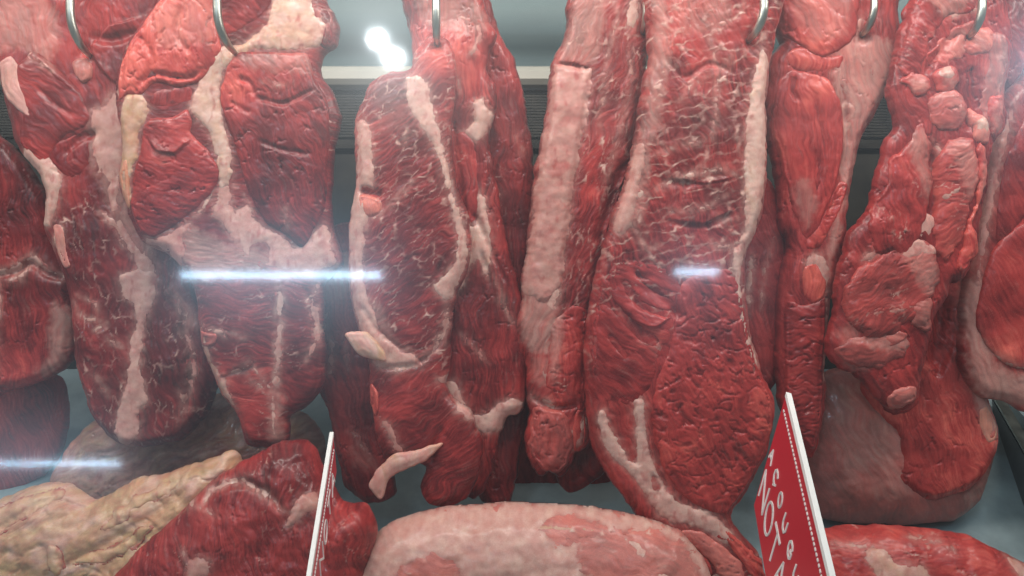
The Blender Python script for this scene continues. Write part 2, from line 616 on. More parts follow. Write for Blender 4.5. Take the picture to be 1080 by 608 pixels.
def fat_on(parent, b, name='fat_seam', poly=None, line=None, wd=4, rise=1.6, soft=5.0, warm=.4, thick=.95, rag=1.5, bump=1.0, holes=(), tint=.5, field=None, floor=.2, mott=1.0):
    """a raised piece of fat following the surface of body b, thinning out at its border"""
    lat, sd = b.lat, b.sd + 101 + SEED[0] % 7
    SEED[0] += 3
    U, V = lat.U, lat.V
    f = field if field is not None else fat_field(lat, sd, poly, line, wd, rag, holes)
    dd = np.minimum(f + 2.4, b.d + .4)
    off = rise * np.tanh((f + .8) / soft) - .45
    lum = bump * (.8 * fbm(U / 16, V / 16, sd + 4, 2) + .15 * fbm(U / 4, V / 4, sd + 5, 2)) * sstep(0, 5, f)
    rim = sstep(0, 3, b.d)
    H = b.Hs * .75 + b.H * .25 + (off + lum) * (.4 + .6 * rim)
    H = np.where(b.d > 0, H, b.Hs)
    Hb = b.Hs - 5 * sstep(0, 5, np.minimum(b.d, f))
    a = np.clip(thick * sstep(-1.5, soft * .8, f + 1.4) * (1 + .35 * fbm(U / 9, V / 9, sd + 6, 3)) * (1 - .5 * mott * sstep(.12, .6, fbm(U / 7, V / 15, sd + 12, 3))) - .25 * mott * sstep(.25, .6, fbm(U / 24, V / 24, sd + 13, 2)), floor, 1)
    return emit(name, b.fr, lat, dd, H, Hb, dict(fat=a, tint=np.zeros_like(U) + tint, warm=np.zeros_like(U) + warm + .3 * fbm(U / 15, V / 15, sd + 8, 2), gu=U * 1.0, gv=V / 3.0, fs=np.zeros_like(U) + .35), parent, islands=True)

CUTS = 'beef cuts hanging from steel hooks'
TRAY = 'large cuts lying on the sloping tray'
def cut(name, label, u, v, y, group=CUTS, cat='meat cut'):
    return empty(name, at(u, v, y), label, cat, group)

SSS = .24
MEAT = meat_material()

GLASS_REFL, CASE_W, BACK_W, FILL_W, AMBIENT = .031, 6.8, .22, 7.6, .22
HOLES = [(92, 56), (246, 56), (461, 48), (678, 36), (790, 44), (908, 40), (1023, 40)]

# ================================================================== the hanging cuts, left to right
# ---- far left dark cut and the pink one behind it
o = cut('hanging_beef_cut', 'dark maroon cut at the left edge, crossed by a thin pale fat seam', 0, 150, .90)
f = Frame(20, 280, .90, lift=9)
body(o, 'lean_meat', f, [(-40,130),(0,150),(15,165),(30,185),(47,213),(52,250),(62,275),(72,300),(76,340),(72,380),(50,395),(30,403),(0,412),(-40,415)],
     T=20, w=30, tint=.24, grain=(80,40,10,1.0), cracks=.35, tints=[(30,390,40,.25),(15,270,28,.15)],
     creases=[([(-30,291),(0,292),(22,286),(36,278),(52,290),(72,296)],4,5)], veils=[([(58,320),(78,330),(74,378),(48,398),(38,390),(55,372)],.55)],
     fats=[dict(line=[(-30,287),(0,289),(20,284),(34,274),(44,278),(54,286),(70,292)], wd=3.6, warm=.2), dict(line=[(0,290),(-2,330),(-6,400)], wd=5, warm=.2),
           dict(line=[(34,276),(28,290),(14,296)], wd=2.2, warm=.1)])
o = cut('hanging_beef_cut', 'faded dull end of meat hanging low behind the left edge cut', 0, 400, .95)
f = Frame(20, 460, .955, lift=8)
body(o, 'lean_meat', f, [(-40,385),(30,390),(58,402),(66,430),(62,470),(42,500),(10,520),(-40,535)], T=18, tint=.46, grain=(70,40,8,.9), cracks=.4)

# ---- tall marbled cut on the leftmost hook
o = cut('hanging_beef_cut', 'tall cut on the leftmost hook with a broad white seam near its bottom', 80, 55, .87)
f = Frame(105, 240, .875, lift=11)
b = body(o, 'lean_meat', f, [(-40,-30),(165,-30),(172,20),(178,120),(185,230),(203,290),(220,350),(226,378),(224,405),(210,440),(186,462),(150,470),(124,465),(100,440),(86,400),(79,350),
     (75,310),(63,272),(48,240),(50,210),(45,185),(22,158),(14,130),(4,95),(-4,70),(-40,60)], T=22, w=26, tint=.27, rag=2,
     grain=(75,30,10,1.2), marble=(.55,20,9,.15,70,.4), mfade=[(80,60,130)], lobes=[(185,390,30,60,7),(110,380,30,70,5),(100,270,35,40,4)],
     tints=[(60,30,75,.22),(150,30,40,.05),(55,180,28,.3),(85,400,14,.35),(84,330,14,.3),(190,380,40,-.08)],
     creases=[([(96,40),(120,44),(150,35)],5,5),([(70,165),(85,150),(105,140)],4,6),([(196,320),(200,360),(206,395),(198,440)],3.5,3)],
     steps=[([(130,96),(105,70),(100,50),(118,30),(150,20)],5,16)],
     veils=[([(0,-10),(50,-5),(70,40),(55,70),(25,55),(0,60)],.4),([(180,300),(215,330),(214,350),(195,345)],.45),([(98,118),(150,120),(165,290),(120,230)],.45)],
     fats=[dict(name='fat_seam', poly=[(130,290),(166,282),(168,312),(157,340),(153,380),(160,422),(150,432),(151,455),(141,469),(127,467),(126,440),(137,400),(141,365),(148,337),(144,322),(133,312)], warm=.15, rise=2.2),
           dict(name='fat_patch', poly=[(97,122),(108,116),(125,96),(136,125),(133,180),(129,215),(141,250),(168,275),(168,302),(150,292),(139,265),(121,235),(114,190),(102,182),(97,150)], warm=.25, thick=.8, soft=8),
           dict(name='fat_patch', poly=[(22,167),(40,150),(60,173),(70,190),(66,210),(56,238),(46,238),(49,205),(43,187)], warm=.35, rise=3),
           dict(line=[(188,305),(196,340),(205,368),(208,392),(200,420),(193,445)], wd=3.0, warm=.1, thick=.75),
           dict(line=[(205,432),(198,425),(196,410)], wd=2.4, thick=.7), dict(line=[(80,318),(95,336),(110,337)], wd=1.8, thick=.75), dict(line=[(88,312),(106,322),(108,335)], wd=1.3, thick=.7),
           dict(line=[(102,394),(113,402),(118,415)], wd=1.6, thick=.8), dict(line=[(120,358),(135,366)], wd=1.8, thick=.8), dict(line=[(104,348),(118,341)], wd=1.4, thick=.8),
           dict(line=[(58,262),(66,250),(70,238)], wd=3, warm=.6), dict(line=[(78,380),(84,405),(94,425)], wd=3, warm=.3, thick=.6),
           dict(line=[(110,225),(128,240),(134,260)], wd=3.4, thick=.7)])
b2 = body(o, 'muscle', f, [(20,72),(40,56),(66,74),(90,100),(99,125),(94,138),(76,143),(62,160),(45,182),(24,152),(28,120),(20,92)], T=9, w=16, base=b, tint=.38, grain=(38,60,7,1.3), rag=2,
     steps=[([(92,108),(60,80),(38,60)],4,12)], creases=[([(42,92),(62,112),(85,125)],3,2.5)], fats=[dict(line=[(26,46),(40,62),(62,78)], wd=3, thick=.6)])
body(o, 'muscle', f, [(50,160),(70,148),(92,138),(100,150),(96,178),(80,190),(62,180)], T=7, w=10, base=b, tint=.42, grain=(50,20,7,1.2), rag=2)
body(o, 'fat_flap', f, [(4,68),(16,60),(24,72),(27,88),(35,108),(42,124),(39,130),(27,122),(11,108),(3,90)], T=6, w=9, base=b, fat=.8, warm=.25, rag=1.2, lump=1.2, tint=.5, fatn=.3)
body(o, 'fat_flap', f, [(60,240),(66,238),(74,250),(75,268),(80,280),(72,285),(64,268)], T=4, w=7, base=b, fat=.55, warm=.5, rag=2, tint=.7, fatn=.3)
body(o, 'lean_flap', f, [(80,68),(92,60),(101,72),(100,86),(90,90),(83,82)], T=8, w=9, base=b, fat=.35, tint=.62, rag=1)

# ---- broad two lobed cut on the second hook
o = cut('hanging_beef_cut', 'broad cut on the second hook, with red lobes either side of a fat column', 232, 50, .83)
f = Frame(240, 240, .835, lift=11)
b = body(o, 'lean_meat', f, [(150,25),(168,2),(190,-30),(325,-30),(341,4),(353,25),(351,45),(336,56),(333,75),(345,95),(354,122),(350,150),(346,180),(345,225),(350,250),(358,278),(338,300),(336,340),(339,380),
     (333,412),(318,428),(301,440),(298,469),(262,468),(254,440),(236,416),(226,392),(213,358),(211,338),(206,300),(180,268),(150,252),(135,217),(127,190),(131,160),(127,120),(124,90),(135,50)],
     T=22, w=24, tint=.29, rag=1.6, grain=(8,26,9,1.0), marble=(.42,22,9,.14,5), lobes=[(255,340,34,60,5),(322,360,12,60,4)],
     tints=[(262,420,34,.2),(320,370,20,-.06),(240,400,14,.3),(220,240,30,-.08)],
     creases=[([(297,300),(297,340),(296,390),(292,440)],4,3),([(322,300),(333,335),(338,355)],3,3),([(240,394),(262,388),(270,384)],3,3)],
     steps=[([(270,384),(262,390),(244,394),(234,398)],4,16)],
     veils=[([(180,255),(205,240),(230,250),(260,260),(300,262),(335,245),(356,280),(330,292),(270,285),(215,295)],.55),([(290,410),(300,420),(300,462),(286,466),(286,440)],.5)],
     fats=[dict(name='fat_column', poly=[(226,60),(241,55),(236,88),(236,118),(244,150),(247,180),(243,196),(234,205),(230,165),(222,140),(205,120),(203,108),(213,88)], warm=.55, rise=3),
           dict(name='fat_cap', poly=[(234,52),(262,46),(285,24),(290,0),(285,-30),(331,-30),(333,12),(345,30),(339,48),(326,54),(300,56),(270,54),(250,66),(238,75)], warm=.62, rise=3, bump=1.6),
           dict(name='fat_rim', poly=[(134,106),(150,98),(160,116),(152,138),(149,165),(140,190),(143,214),(135,216),(126,188),(130,155),(128,128)], warm=.85, rise=3.5),
           dict(name='fat_patch', poly=[(234,192),(247,196),(262,212),(278,236),(300,248),(316,260),(338,238),(347,240),(352,258),(357,279),(330,290),(285,283),(258,268),(243,250),(236,235),(226,225),(228,205)], warm=.2, thick=.85, soft=7, holes=[[(246,200),(258,200),(262,216),(250,220)],[(268,262),(282,258),(284,275),(266,280)]]),
           dict(name='fat_patch', poly=[(150,254),(178,246),(200,234),(206,238),(194,252),(199,268),(192,284),(176,268)], warm=.2, thick=.7, soft=7),
           dict(line=[(300,288),(297,330),(296,370),(292,405),(290,430),(291,462)], wd=3.4, warm=.2), dict(line=[(336,300),(330,320),(336,340),(334,360),(326,380)], wd=3.2, warm=.2, thick=.8),
           dict(line=[(206,230),(215,222),(228,200)], wd=2, thick=.8), dict(line=[(214,343),(230,350),(250,352),(262,356)], wd=1.7, thick=.75),
           dict(line=[(240,395),(262,388),(266,382),(276,396),(288,410)], wd=2.6, thick=.8, warm=.3), dict(line=[(262,390),(270,402),(280,408)], wd=1.5, thick=.8),
           dict(name='fat_chunk', poly=[(211,346),(222,358),(226,380),(240,398),(246,418),(252,432),(242,424),(232,410),(222,388),(213,362)], warm=.55, rise=2.5, thick=.7)])
body(o, 'muscle', f, [(244,68),(258,56),(300,58),(326,58),(334,84),(346,105),(350,130),(347,180),(343,222),(322,262),(304,250),(282,236),(264,204),(251,162),(240,132),(234,102)],
     T=13, w=24, base=b, tint=.34, cracks=.45, crack_cell=(28,16), grain=(60,30,12,1.1), tints=[(250,90,30,.28),(300,70,40,.12),(310,180,40,-.1),(290,215,30,-.06)],
     creases=[([(255,84),(268,92),(272,104)],3,4),([(272,104),(300,112),(335,96)],2.5,3),([(275,150),(300,160),(330,165)],2.5,2.5),([(245,110),(268,122)],2.5,2)],
     fats=[dict(line=[(281,90),(292,92),(303,93)], wd=1.2, thick=.6), dict(line=[(304,222),(306,240)], wd=1.6, thick=.7)], veils=[([(250,60),(330,58),(332,80),(270,76)],.35)])
b3 = body(o, 'muscle', f, [(150,30),(168,4),(192,-30),(226,-30),(230,25),(237,56),(226,78),(211,90),(190,94),(166,90),(152,102),(138,102),(127,108),(125,85),(132,62),(139,44)],
     T=13, w=18, base=b, tint=.72, cracks=.6, crack_cell=(24,18), grain=(70,24,12,1.3), rag=2, tints=[(215,50,18,-.2),(150,80,24,.1)],
     creases=[([(150,94),(165,80),(200,86),(215,78)],3,5),([(150,40),(165,62),(160,84)],3,3),([(195,10),(190,40),(205,60)],3,3)], fats=[dict(line=[(226,0),(222,30),(226,56)], wd=2, thick=.4)],
     veils=[([(165,10),(230,0),(232,40),(200,55),(170,50)],.3)])
body(o, 'muscle', f, [(158,112),(165,96),(188,94),(207,92),(206,108),(192,112),(172,116)], T=6, w=9, base=b, tint=.42, rag=1.5)
b4 = body(o, 'muscle', f, [(153,138),(162,126),(186,124),(200,116),(206,128),(203,142),(222,158),(234,180),(232,196),(218,212),(203,226),(185,240),(165,251),(149,245),(140,215),(143,190),(150,165)],
     T=12, w=20, base=b, tint=.45, cracks=.6, crack_cell=(24,14), grain=(20,24,9,1.0), tints=[(200,135,24,.15),(180,215,30,-.08)],
     steps=[([(205,150),(190,165),(170,162),(158,148)],4,10)], fats=[dict(line=[(166,168),(172,162),(180,168),(172,174)], wd=1.2, thick=.4)])
body(o, 'fat_flap', f, [(127,190),(132,172),(138,168),(140,185),(141,205),(140,222),(134,214)], T=8, w=8, base=b, fat=.6, tint=.95, warm=.9, rag=1)
body(o, 'muscle', f, [(230,-30),(292,-30),(288,8),(276,22),(256,33),(240,38),(233,18)], T=7, w=12, base=b, tint=.36, grain=(20,30,9,1))
body(o, 'muscle', f, [(328,6),(342,4),(353,18),(353,42),(343,54),(336,46),(340,32),(326,16)], T=7, w=9, base=b, tint=.34, warm=.3, veils=[([(325,4),(352,15),(350,30),(335,25)],.3)])
body(o, 'lean_flap', f, [(211,348),(220,350),(232,352),(230,362),(218,366),(212,362)], T=6, w=7, base=b, tint=.5, fat=.2, rag=1)
body(o, 'fat_flap', f, [(226,133),(232,131),(240,142),(241,152),(232,150)], T=5, w=6, base=b, fat=.9, warm=.6, rag=1)

# ---- dim cut behind
o = cut('hanging_beef_cut', 'dim dark cut hanging at the back between the broad cut and the finely marbled cut', 360, 290, .95)
f = Frame(365, 400, .885, lift=9)
body(o, 'lean_meat', f, [(338,250),(385,240),(392,340),(398,400),(408,470),(414,520),(388,528),(366,512),(358,482),(350,440),(340,415),(322,380),(326,340)], T=20, tint=.42, cracks=.4, grain=(80,30,9,1),
     veils=[([(338,270),(375,270),(372,310),(345,320)],.5),([(370,470),(395,475),(400,495),(375,490)],.35)],
     fats=[dict(line=[(346,330),(344,350),(352,365),(350,395)], wd=2.6, warm=.1, thick=.7), dict(line=[(372,455),(384,470),(392,490)], wd=2, thick=.6), dict(line=[(365,350),(368,390)], wd=1.3, thick=.6)])

# ---- marbled steak on the third hook
o = cut('hanging_beef_cut', 'finely marbled cut on the third hook with a pale fat flap sticking out sideways', 460, 40, .84)
f3 = Frame(520, 250, .88, lift=9)
body(o, 'lean_slab', f3, [(425,-30),(500,-30),(519,20),(530,45),(545,80),(556,140),(562,200),(559,280),(553,330),(557,380),(557,430),(549,460),(536,530),(514,532),(500,500),(480,300),(470,100),(438,44)],
     T=17, w=18, rag=2.2, tint=.36, cracks=.45, grain=(85,40,11,1.1), tints=[(520,60,30,.16),(545,220,40,-.08)], marble=(.25,20,8,.1,60),
     fats=[dict(line=[(541,140),(548,152),(552,165)], wd=1.5, thick=.6), dict(line=[(519,208),(528,205)], wd=1.8, thick=.7)])
f2 = Frame(500, 260, .855, lift=10)
b = body(o, 'lean_meat', f2, [(428,-30),(500,-30),(508,0),(512,20),(521,36),(513,52),(511,75),(521,100),(512,150),(522,200),(532,260),(550,320),(557,370),(553,400),(548,432),(531,440),(521,470),(515,500),(500,526),(470,500),
     (452,420),(440,300),(440,190),(436,120),(440,75),(436,45)], T=20, w=20, rag=2.2, tint=.36, grain=(88,36,9,1.1), cracks=.4, lobes=[(470,62,26,30,10),(500,370,40,60,5)],
     tints=[(470,55,30,.45),(490,80,24,.2),(490,200,30,.1),(510,330,50,-.1),(505,480,30,-.02)],
     creases=[([(497,60),(502,80),(500,110)],4,4),([(478,130),(490,215),(505,235),(520,270),(548,325)],3,3),([(505,260),(520,310),(522,380)],3,2)],
     veils=[([(440,0),(500,0),(515,30),(490,40),(450,30)],.4)],
     fats=[dict(name='fat_patch', poly=[(500,110),(510,104),(515,117),(522,122),(512,140),(505,149),(496,146),(488,142),(498,130)], warm=.35, rise=3),
           dict(name='fat_wedge', poly=[(484,214),(490,222),(498,238),(504,230),(504,203),(512,212),(517,240),(519,265),(514,292),(504,274),(494,284),(489,302),(474,316),(468,296),(478,270)], warm=.4, rise=2.6),
           dict(name='fat_patch', poly=[(465,405),(480,400),(490,418),(497,434),(510,436),(526,425),(541,420),(554,425),(546,441),(530,453),(512,455),(490,457),(474,455),(464,430)], warm=.25, rise=2.6),
           dict(line=[(497,60),(506,40),(500,26),(484,20)], wd=3, thick=.6), dict(line=[(470,62),(482,84),(486,100)], wd=1.4, thick=.5), dict(line=[(519,290),(530,320),(540,340)], wd=1.4, thick=.7),
           dict(line=[(486,352),(500,364),(512,380)], wd=1, thick=.5)])
body(o, 'muscle', f2, [(478,145),(490,140),(500,150),(505,180),(505,215),(503,232),(494,238),(486,218),(480,185)], T=7, w=11, base=b, tint=.48, marble=(.4,10,6,.14,60), grain=(85,14,6,1.2))
f1 = Frame(430, 300, .83, lift=10)
b = body(o, 'muscle', f1, [(393,88),(412,78),(434,74),(441,54),(454,38),(470,44),(478,70),(474,110),(472,150),(477,190),(484,214),(492,235),(494,262),(488,290),(477,312),(473,345),(471,385),(466,402),(476,425),(494,438),(506,470),(500,505),(488,526),(470,533),(453,530),
     (446,516),(452,492),(430,482),(407,482),(398,452),(393,420),(391,380),(380,350),(371,310),(370,240),(378,190),(375,150),(379,120)], T=18, w=18, rag=1.6, tint=.32, grain=(-35,24,8,1.0), marble=(.72,22,7.5,.20,-38,.12), mfade=[(430,455,70),(470,490,55)],
     lobes=[(430,250,36,90,4),(430,430,30,40,3)], tints=[(385,140,22,.22),(385,212,14,.4),(420,420,40,.14),(430,120,30,-.02),(390,428,8,.45),(462,62,24,.42),(475,500,30,-.06)],
     creases=[([(380,201),(392,204),(405,206)],4,7),([(402,388),(440,384),(462,366),(474,336)],3,2.5),([(455,490),(458,470),(468,448)],4,4),([(380,320),(400,350),(430,372)],3,2)],
     veils=[([(395,88),(455,84),(462,130),(440,150),(400,130)],.12),([(375,290),(402,320),(420,360),(445,375),(440,388),(398,386)],.4)],
     fats=[dict(name='fat_cap', poly=[(377,128),(391,134),(395,170),(396,200),(388,240),(384,290),(395,328),(404,352),(422,368),(442,378),(446,386),(412,391),(394,384),(384,360),(372,318),(369,290),(368,240),(376,185)], warm=.3, rise=2.4, thick=.85,
                holes=[[(382,199),(404,203),(405,214),(384,212)]]),
           dict(name='fat_seam', poly=[(428,84),(440,80),(453,92),(459,122),(466,150),(474,178),(480,216),(474,214),(467,184),(456,152),(444,134),(431,114)], warm=.35, rise=2),
           dict(name='fat_patch', poly=[(470,178),(480,210),(488,232),(494,262),(488,290),(474,316),(462,312),(456,302),(468,292),(480,275),(483,250),(476,225)], warm=.35, rise=2),
           dict(line=[(400,388),(440,383),(460,366),(472,338),(472,318)], wd=3, warm=.2, thick=.8), dict(line=[(402,388),(416,390),(440,385)], wd=2.4, warm=.2), dict(line=[(395,232),(412,216),(436,192)], wd=1.8, thick=.8),
           dict(line=[(464,400),(480,404),(488,430),(496,440)], wd=7, warm=.2, thick=.8),
           dict(line=[(402,442),(412,452),(418,470),(428,478)], wd=4, thick=.55), dict(line=[(430,134),(427,152)], wd=1.5, thick=.7), dict(line=[(402,122),(404,136)], wd=1.2, thick=.6)])
body(o, 'fat_flap', Frame(385, 366, .81, lift=4), [(363,353),(373,350),(388,352),(402,366),(408,382),(396,381),(382,376),(372,368)], T=7, w=9, Tb=6, fat=.88, warm=.6, tint=.9, rag=1.6, lump=1.6, fatn=.3)
body(o, 'fat_strip', Frame(420, 500, .815, lift=4), [(468,468),(452,470),(438,476),(416,479),(399,494),(388,513),(391,518),(401,527),(406,517),(411,506),(430,495),(448,488),(458,479)], T=6, w=7, Tb=5, fat=.8, warm=.4, tint=.75, rag=1.4, lump=1, fatn=.35)
body(o, 'lean_flap', f1, [(391,404),(400,414),(400,432),(396,440),(389,428)], T=8, w=7, base=b, tint=.8, rag=.8)
body(o, 'muscle', f1, [(378,206),(390,205),(404,212),(404,224),(392,230),(380,226)], T=8, w=9, base=b, tint=.85, fat=.25, warm=.7, rag=1)

# ---- cut with the broad fat face on the fourth hook
o = cut('hanging_beef_cut', 'narrow cut on the fourth hook with a smooth wide fat face along its side', 683, 20, .85)
f = Frame(615, 250, .85, lift=11)
b = body(o, 'lean_meat', f, [(610,-30),(686,-30),(684,30),(680,70),(673,110),(668,150),(656,190),(641,240),(630,280),(625,310),(621,350),(622,400),(618,440),(621,462),(611,474),(605,470),(600,490),(590,502),(578,496),(570,500),(557,472),(562,440),
     (556,410),(558,390),(550,370),(545,345),(553,320),(555,290),(565,200),(573,150),(582,100),(587,65),(600,30)], T=21, w=20, rag=2.6, tint=.36, grain=(-66,26,5.5,1.3), marble=(.62,24,6,.2,-66,.5), mfade=[(590,400,75),(590,460,60)],
     lobes=[(580,200,26,130,5),(595,380,26,50,4)], tints=[(655,20,30,.1),(590,390,40,.22),(620,180,30,.05),(585,460,30,.22),(625,205,10,.35)],
     creases=[([(622,80),(612,150),(603,210),(596,270),(592,310)],4,3),([(558,418),(585,430),(612,424)],3.5,5),([(660,170),(645,215),(632,260)],7,8)],
     steps=[([(586,66),(605,68),(624,74)],-3.5,14)],
     veils=[([(605,-10),(645,-10),(638,30),(628,66),(588,66),(600,30)],.5),([(552,300),(592,298),(588,330),(578,372),(560,372),(548,345)],.6),([(560,372),(590,380),(585,410),(562,400)],.3),([(600,455),(618,445),(612,470),(600,475)],.6)],
     fats=[dict(name='fat_cap', poly=[(584,68),(605,70),(624,76),(622,100),(614,150),(606,188),(602,220),(597,262),(592,300),(575,318),(556,312),(549,300),(560,240),(565,190),(573,145),(580,100)], warm=.22, rise=3, thick=.68, bump=1.5, rag=2.2),
           dict(name='fat_patch', poly=[(576,300),(592,306),(588,322),(586,332),(577,324)], warm=.3), dict(name='fat_patch', poly=[(662,4),(673,-2),(673,18),(666,33),(660,28)], warm=.35),
           dict(line=[(560,419),(575,422),(586,432)], wd=2.2), dict(line=[(645,0),(650,20),(640,60),(636,100),(630,140)], wd=1.6, thick=.7), dict(line=[(660,40),(665,80),(655,130),(640,190)], wd=1.6, thick=.55), dict(line=[(562,385),(575,395),(578,404)], wd=2, thick=.7),
           dict(line=[(600,455),(612,452),(618,440)], wd=4, thick=.8)])
body(o, 'fat_edge', f, [(594,215),(603,190),(607,182),(606,205),(602,225),(596,240),(592,232)], T=4, w=6, base=b, fat=.6, tint=1, warm=.95, rag=1)
body(o, 'muscle', f, [(580,345),(600,322),(619,332),(621,390),(617,436),(604,428),(588,426),(577,400)], T=8, w=14, base=b, tint=.54, grain=(85,18,8,1.4), cracks=.4, rag=4, wr=(10,11,1.4), veils=[([(576,335),(592,330),(590,400),(580,400)],.45)], marble=(.3,14,6,.16,-60))
body(o, 'muscle', f, [(561,428),(584,430),(600,440),(606,465),(600,488),(589,500),(570,495),(557,470),(559,446)], T=9, w=14, base=b, tint=.56, grain=(80,18,7,1.3), fat=.12, rag=3.5, cracks=.4, wr=(70,10,1.3), creases=[([(575,440),(582,460),(578,485)],3,3)])
body(o, 'muscle', f, [(606,432),(618,430),(621,452),(618,470),(606,482),(602,460)], T=7, w=8, base=b, tint=.66, rag=1.5)
o = cut('hanging_beef_cut', 'small shadowed end of meat behind the tip of the cut with the wide fat face', 610, 460, .90)
body(o, 'lean_meat', Frame(610, 480, .88, lift=7), [(575,420),(640,420),(641,488),(622,508),(601,517),(588,500)], T=16, tint=.42, cracks=.3)

# ---- big central cut on the fifth hook
o = cut('hanging_beef_cut', 'biggest cut, on the fifth hook, coarsely marbled above and wrinkled red below', 800, 40, .82)
f = Frame(718, 300, .825, lift=12)
b = body(o, 'lean_meat', f, [(690,-30),(822,-30),(818,28),(812,60),(806,100),(807,150),(806,190),(799,235),(785,270),(784,310),(790,350),(800,388),(813,418),(815,442),(805,480),(785,520),(768,544),(775,562),(800,588),(800,620),
     (760,620),(730,596),(710,582),(688,560),(664,530),(644,500),(628,470),(622,430),(620,370),(625,320),(635,280),(648,230),(660,200),(672,150),(678,110),(680,90),(688,60),(685,40)], T=24, w=24, rag=1.8, tint=.40,
     grain=(68,24,8,1.7), marble=(.85,40,11,.23,-14,.5), mfade=[(690,450,120),(780,470,110)], lobes=[(740,420,50,70,7),(735,130,50,80,4)],
     tints=[(730,150,60,-.08),(745,400,75,.14),(650,360,40,.02),(720,20,50,.16),(650,500,30,.15)],
     creases=[([(672,300),(700,318),(722,340)],4,5),([(705,520),(690,470),(684,430)],4,3),([(690,190),(720,196),(760,186),(776,190)],4,1.6),([(700,235),(740,240),(775,225)],3,1.6),([(660,262),(668,290),(690,292)],3,3),([(700,62),(720,85),(745,70),(770,78)],3,2.5)],
     steps=[([(776,188),(745,196),(705,190)],2.2,14),([(772,222),(740,238),(700,232)],2.2,14)],
     veils=[([(688,0),(702,0),(706,60),(698,110),(686,160),(676,230),(652,240),(660,200),(674,150),(682,100)],.5),([(700,-10),(760,-10),(770,30),(720,40)],.3)],
     fats=[dict(name='fat_cap', poly=[(802,50),(809,70),(806,100),(807,150),(806,192),(799,236),(790,258),(783,270),(779,300),(784,330),(792,362),(799,386),(793,388),(783,352),(774,312),(771,270),(783,240),(781,190),(784,130),(791,88)], warm=.45, rise=3.2),
           dict(name='fat_edge', poly=[(672,150),(680,155),(676,190),(668,232),(656,250),(646,240),(656,205)], warm=.25, rise=3, thick=.75),
           dict(name='fat_band', poly=[(629,436),(637,432),(646,456),(660,478),(670,486),(669,450),(666,422),(678,420),(680,458),(690,490),(706,520),(726,532),(750,540),(768,556),(776,572),(762,572),(745,560),(725,552),(700,547),(680,521),(664,500),(644,480),(633,460)], warm=.3, rise=3, holes=[[(654,455),(662,458),(666,476),(656,470)],[(688,500),(696,512),(692,518),(686,508)]]),
           dict(line=[(665,215),(664,232),(672,248),(680,262),(690,262)], wd=2), dict(line=[(660,232),(668,240)], wd=3), dict(line=[(668,208),(678,204)], wd=4.5, thick=.9),
           dict(line=[(692,200),(720,188),(760,180),(774,186)], wd=2.4, thick=.8), dict(line=[(700,226),(735,222),(765,206)], wd=1.8, thick=.7), dict(line=[(690,165),(705,158),(722,154),(740,150)], wd=1.8, thick=.7), dict(line=[(745,40),(755,80),(752,120),(748,150)], wd=2.2, thick=.6),
           dict(line=[(700,40),(725,30),(760,28),(785,10)], wd=2, thick=.55), dict(line=[(715,110),(730,90),(752,80),(772,60)], wd=1.8, thick=.6), dict(line=[(755,230),(764,233),(775,230)], wd=1.5), dict(line=[(748,255),(752,262),(775,258)], wd=1.8, thick=.7)])
b2 = body(o, 'muscle', f, [(634,296),(650,276),(680,274),(708,288),(722,308),(712,342),(704,362),(694,376),(691,398),(678,418),(660,427),(640,422),(624,400),(621,370),(625,325)], T=6, w=18, base=b, tint=.43, rag=2,
     grain=(30,34,9,1.2), creases=[([(636,312),(655,330),(675,352),(692,360)],4.5,7),([(656,296),(672,320),(700,332),(715,326)],3.5,5),([(668,285),(690,306),(718,314)],3,4),([(640,352),(655,372),(662,378)],3,3),([(642,296),(648,304)],3,4)],
     steps=[([(712,330),(690,346),(664,338),(640,312)],5,10)], tints=[(690,330,30,.2),(645,370,30,-.04)], fats=[dict(line=[(640,280),(648,276)], wd=1, thick=.6), dict(line=[(676,360),(690,362),(694,372)], wd=1.4, thick=.6)])
body(o, 'muscle', f, [(716,300),(745,284),(772,286),(785,330),(791,356),(802,392),(813,420),(814,445),(805,480),(785,516),(764,540),(740,534),(712,518),(694,484),(684,440),(690,402),(704,366)], T=9, w=28, base=b, tint=.54, rag=2,
     cracks=.6, crack_cell=(26,13), grain=(60,30,11,1.6), wr=(15,12,1.6), tints=[(800,430,26,.14),(745,340,40,-.12)], creases=[([(770,470),(782,480),(790,492)],2.5,2.5),([(711,425),(720,440),(728,446)],2.5,3)])
for pts, q, ft in (([(688,566),(700,556),(716,560),(738,580),(752,600),(742,612),(720,600),(700,584)], .58, .05), ([(712,560),(730,556),(752,568),(778,590),(790,612),(770,614),(748,594),(728,576)], .7, .25),
                   ([(752,556),(770,560),(790,580),(806,592),(808,612),(794,610),(776,586)], .62, .0), ([(700,580),(712,582),(728,598),(736,614),(720,616),(706,600)], .66, .3)):
    body(o, 'ragged_tip', f, pts, T=6, w=8, base=b, tint=q, rag=4, grain=(40,22,6,1.5), fat=ft, cracks=.5, crack_cell=(16,8))
o = cut('hanging_beef_cut', 'thin dark red strip hanging in the gap right of the biggest cut', 805, 200, .90)
body(o, 'lean_meat', Frame(805, 300, .875, lift=8), [(778,180),(806,188),(819,206),(827,240),(827,300),(823,352),(819,398),(800,420),(782,400),(775,300)], T=18, tint=.46, grain=(75,40,9,1.1), cracks=.3,
     fats=[dict(line=[(790,270),(788,300),(786,330)], wd=3.5, thick=.7), dict(line=[(815,250),(804,290),(800,330)], wd=1.2, thick=.5)])

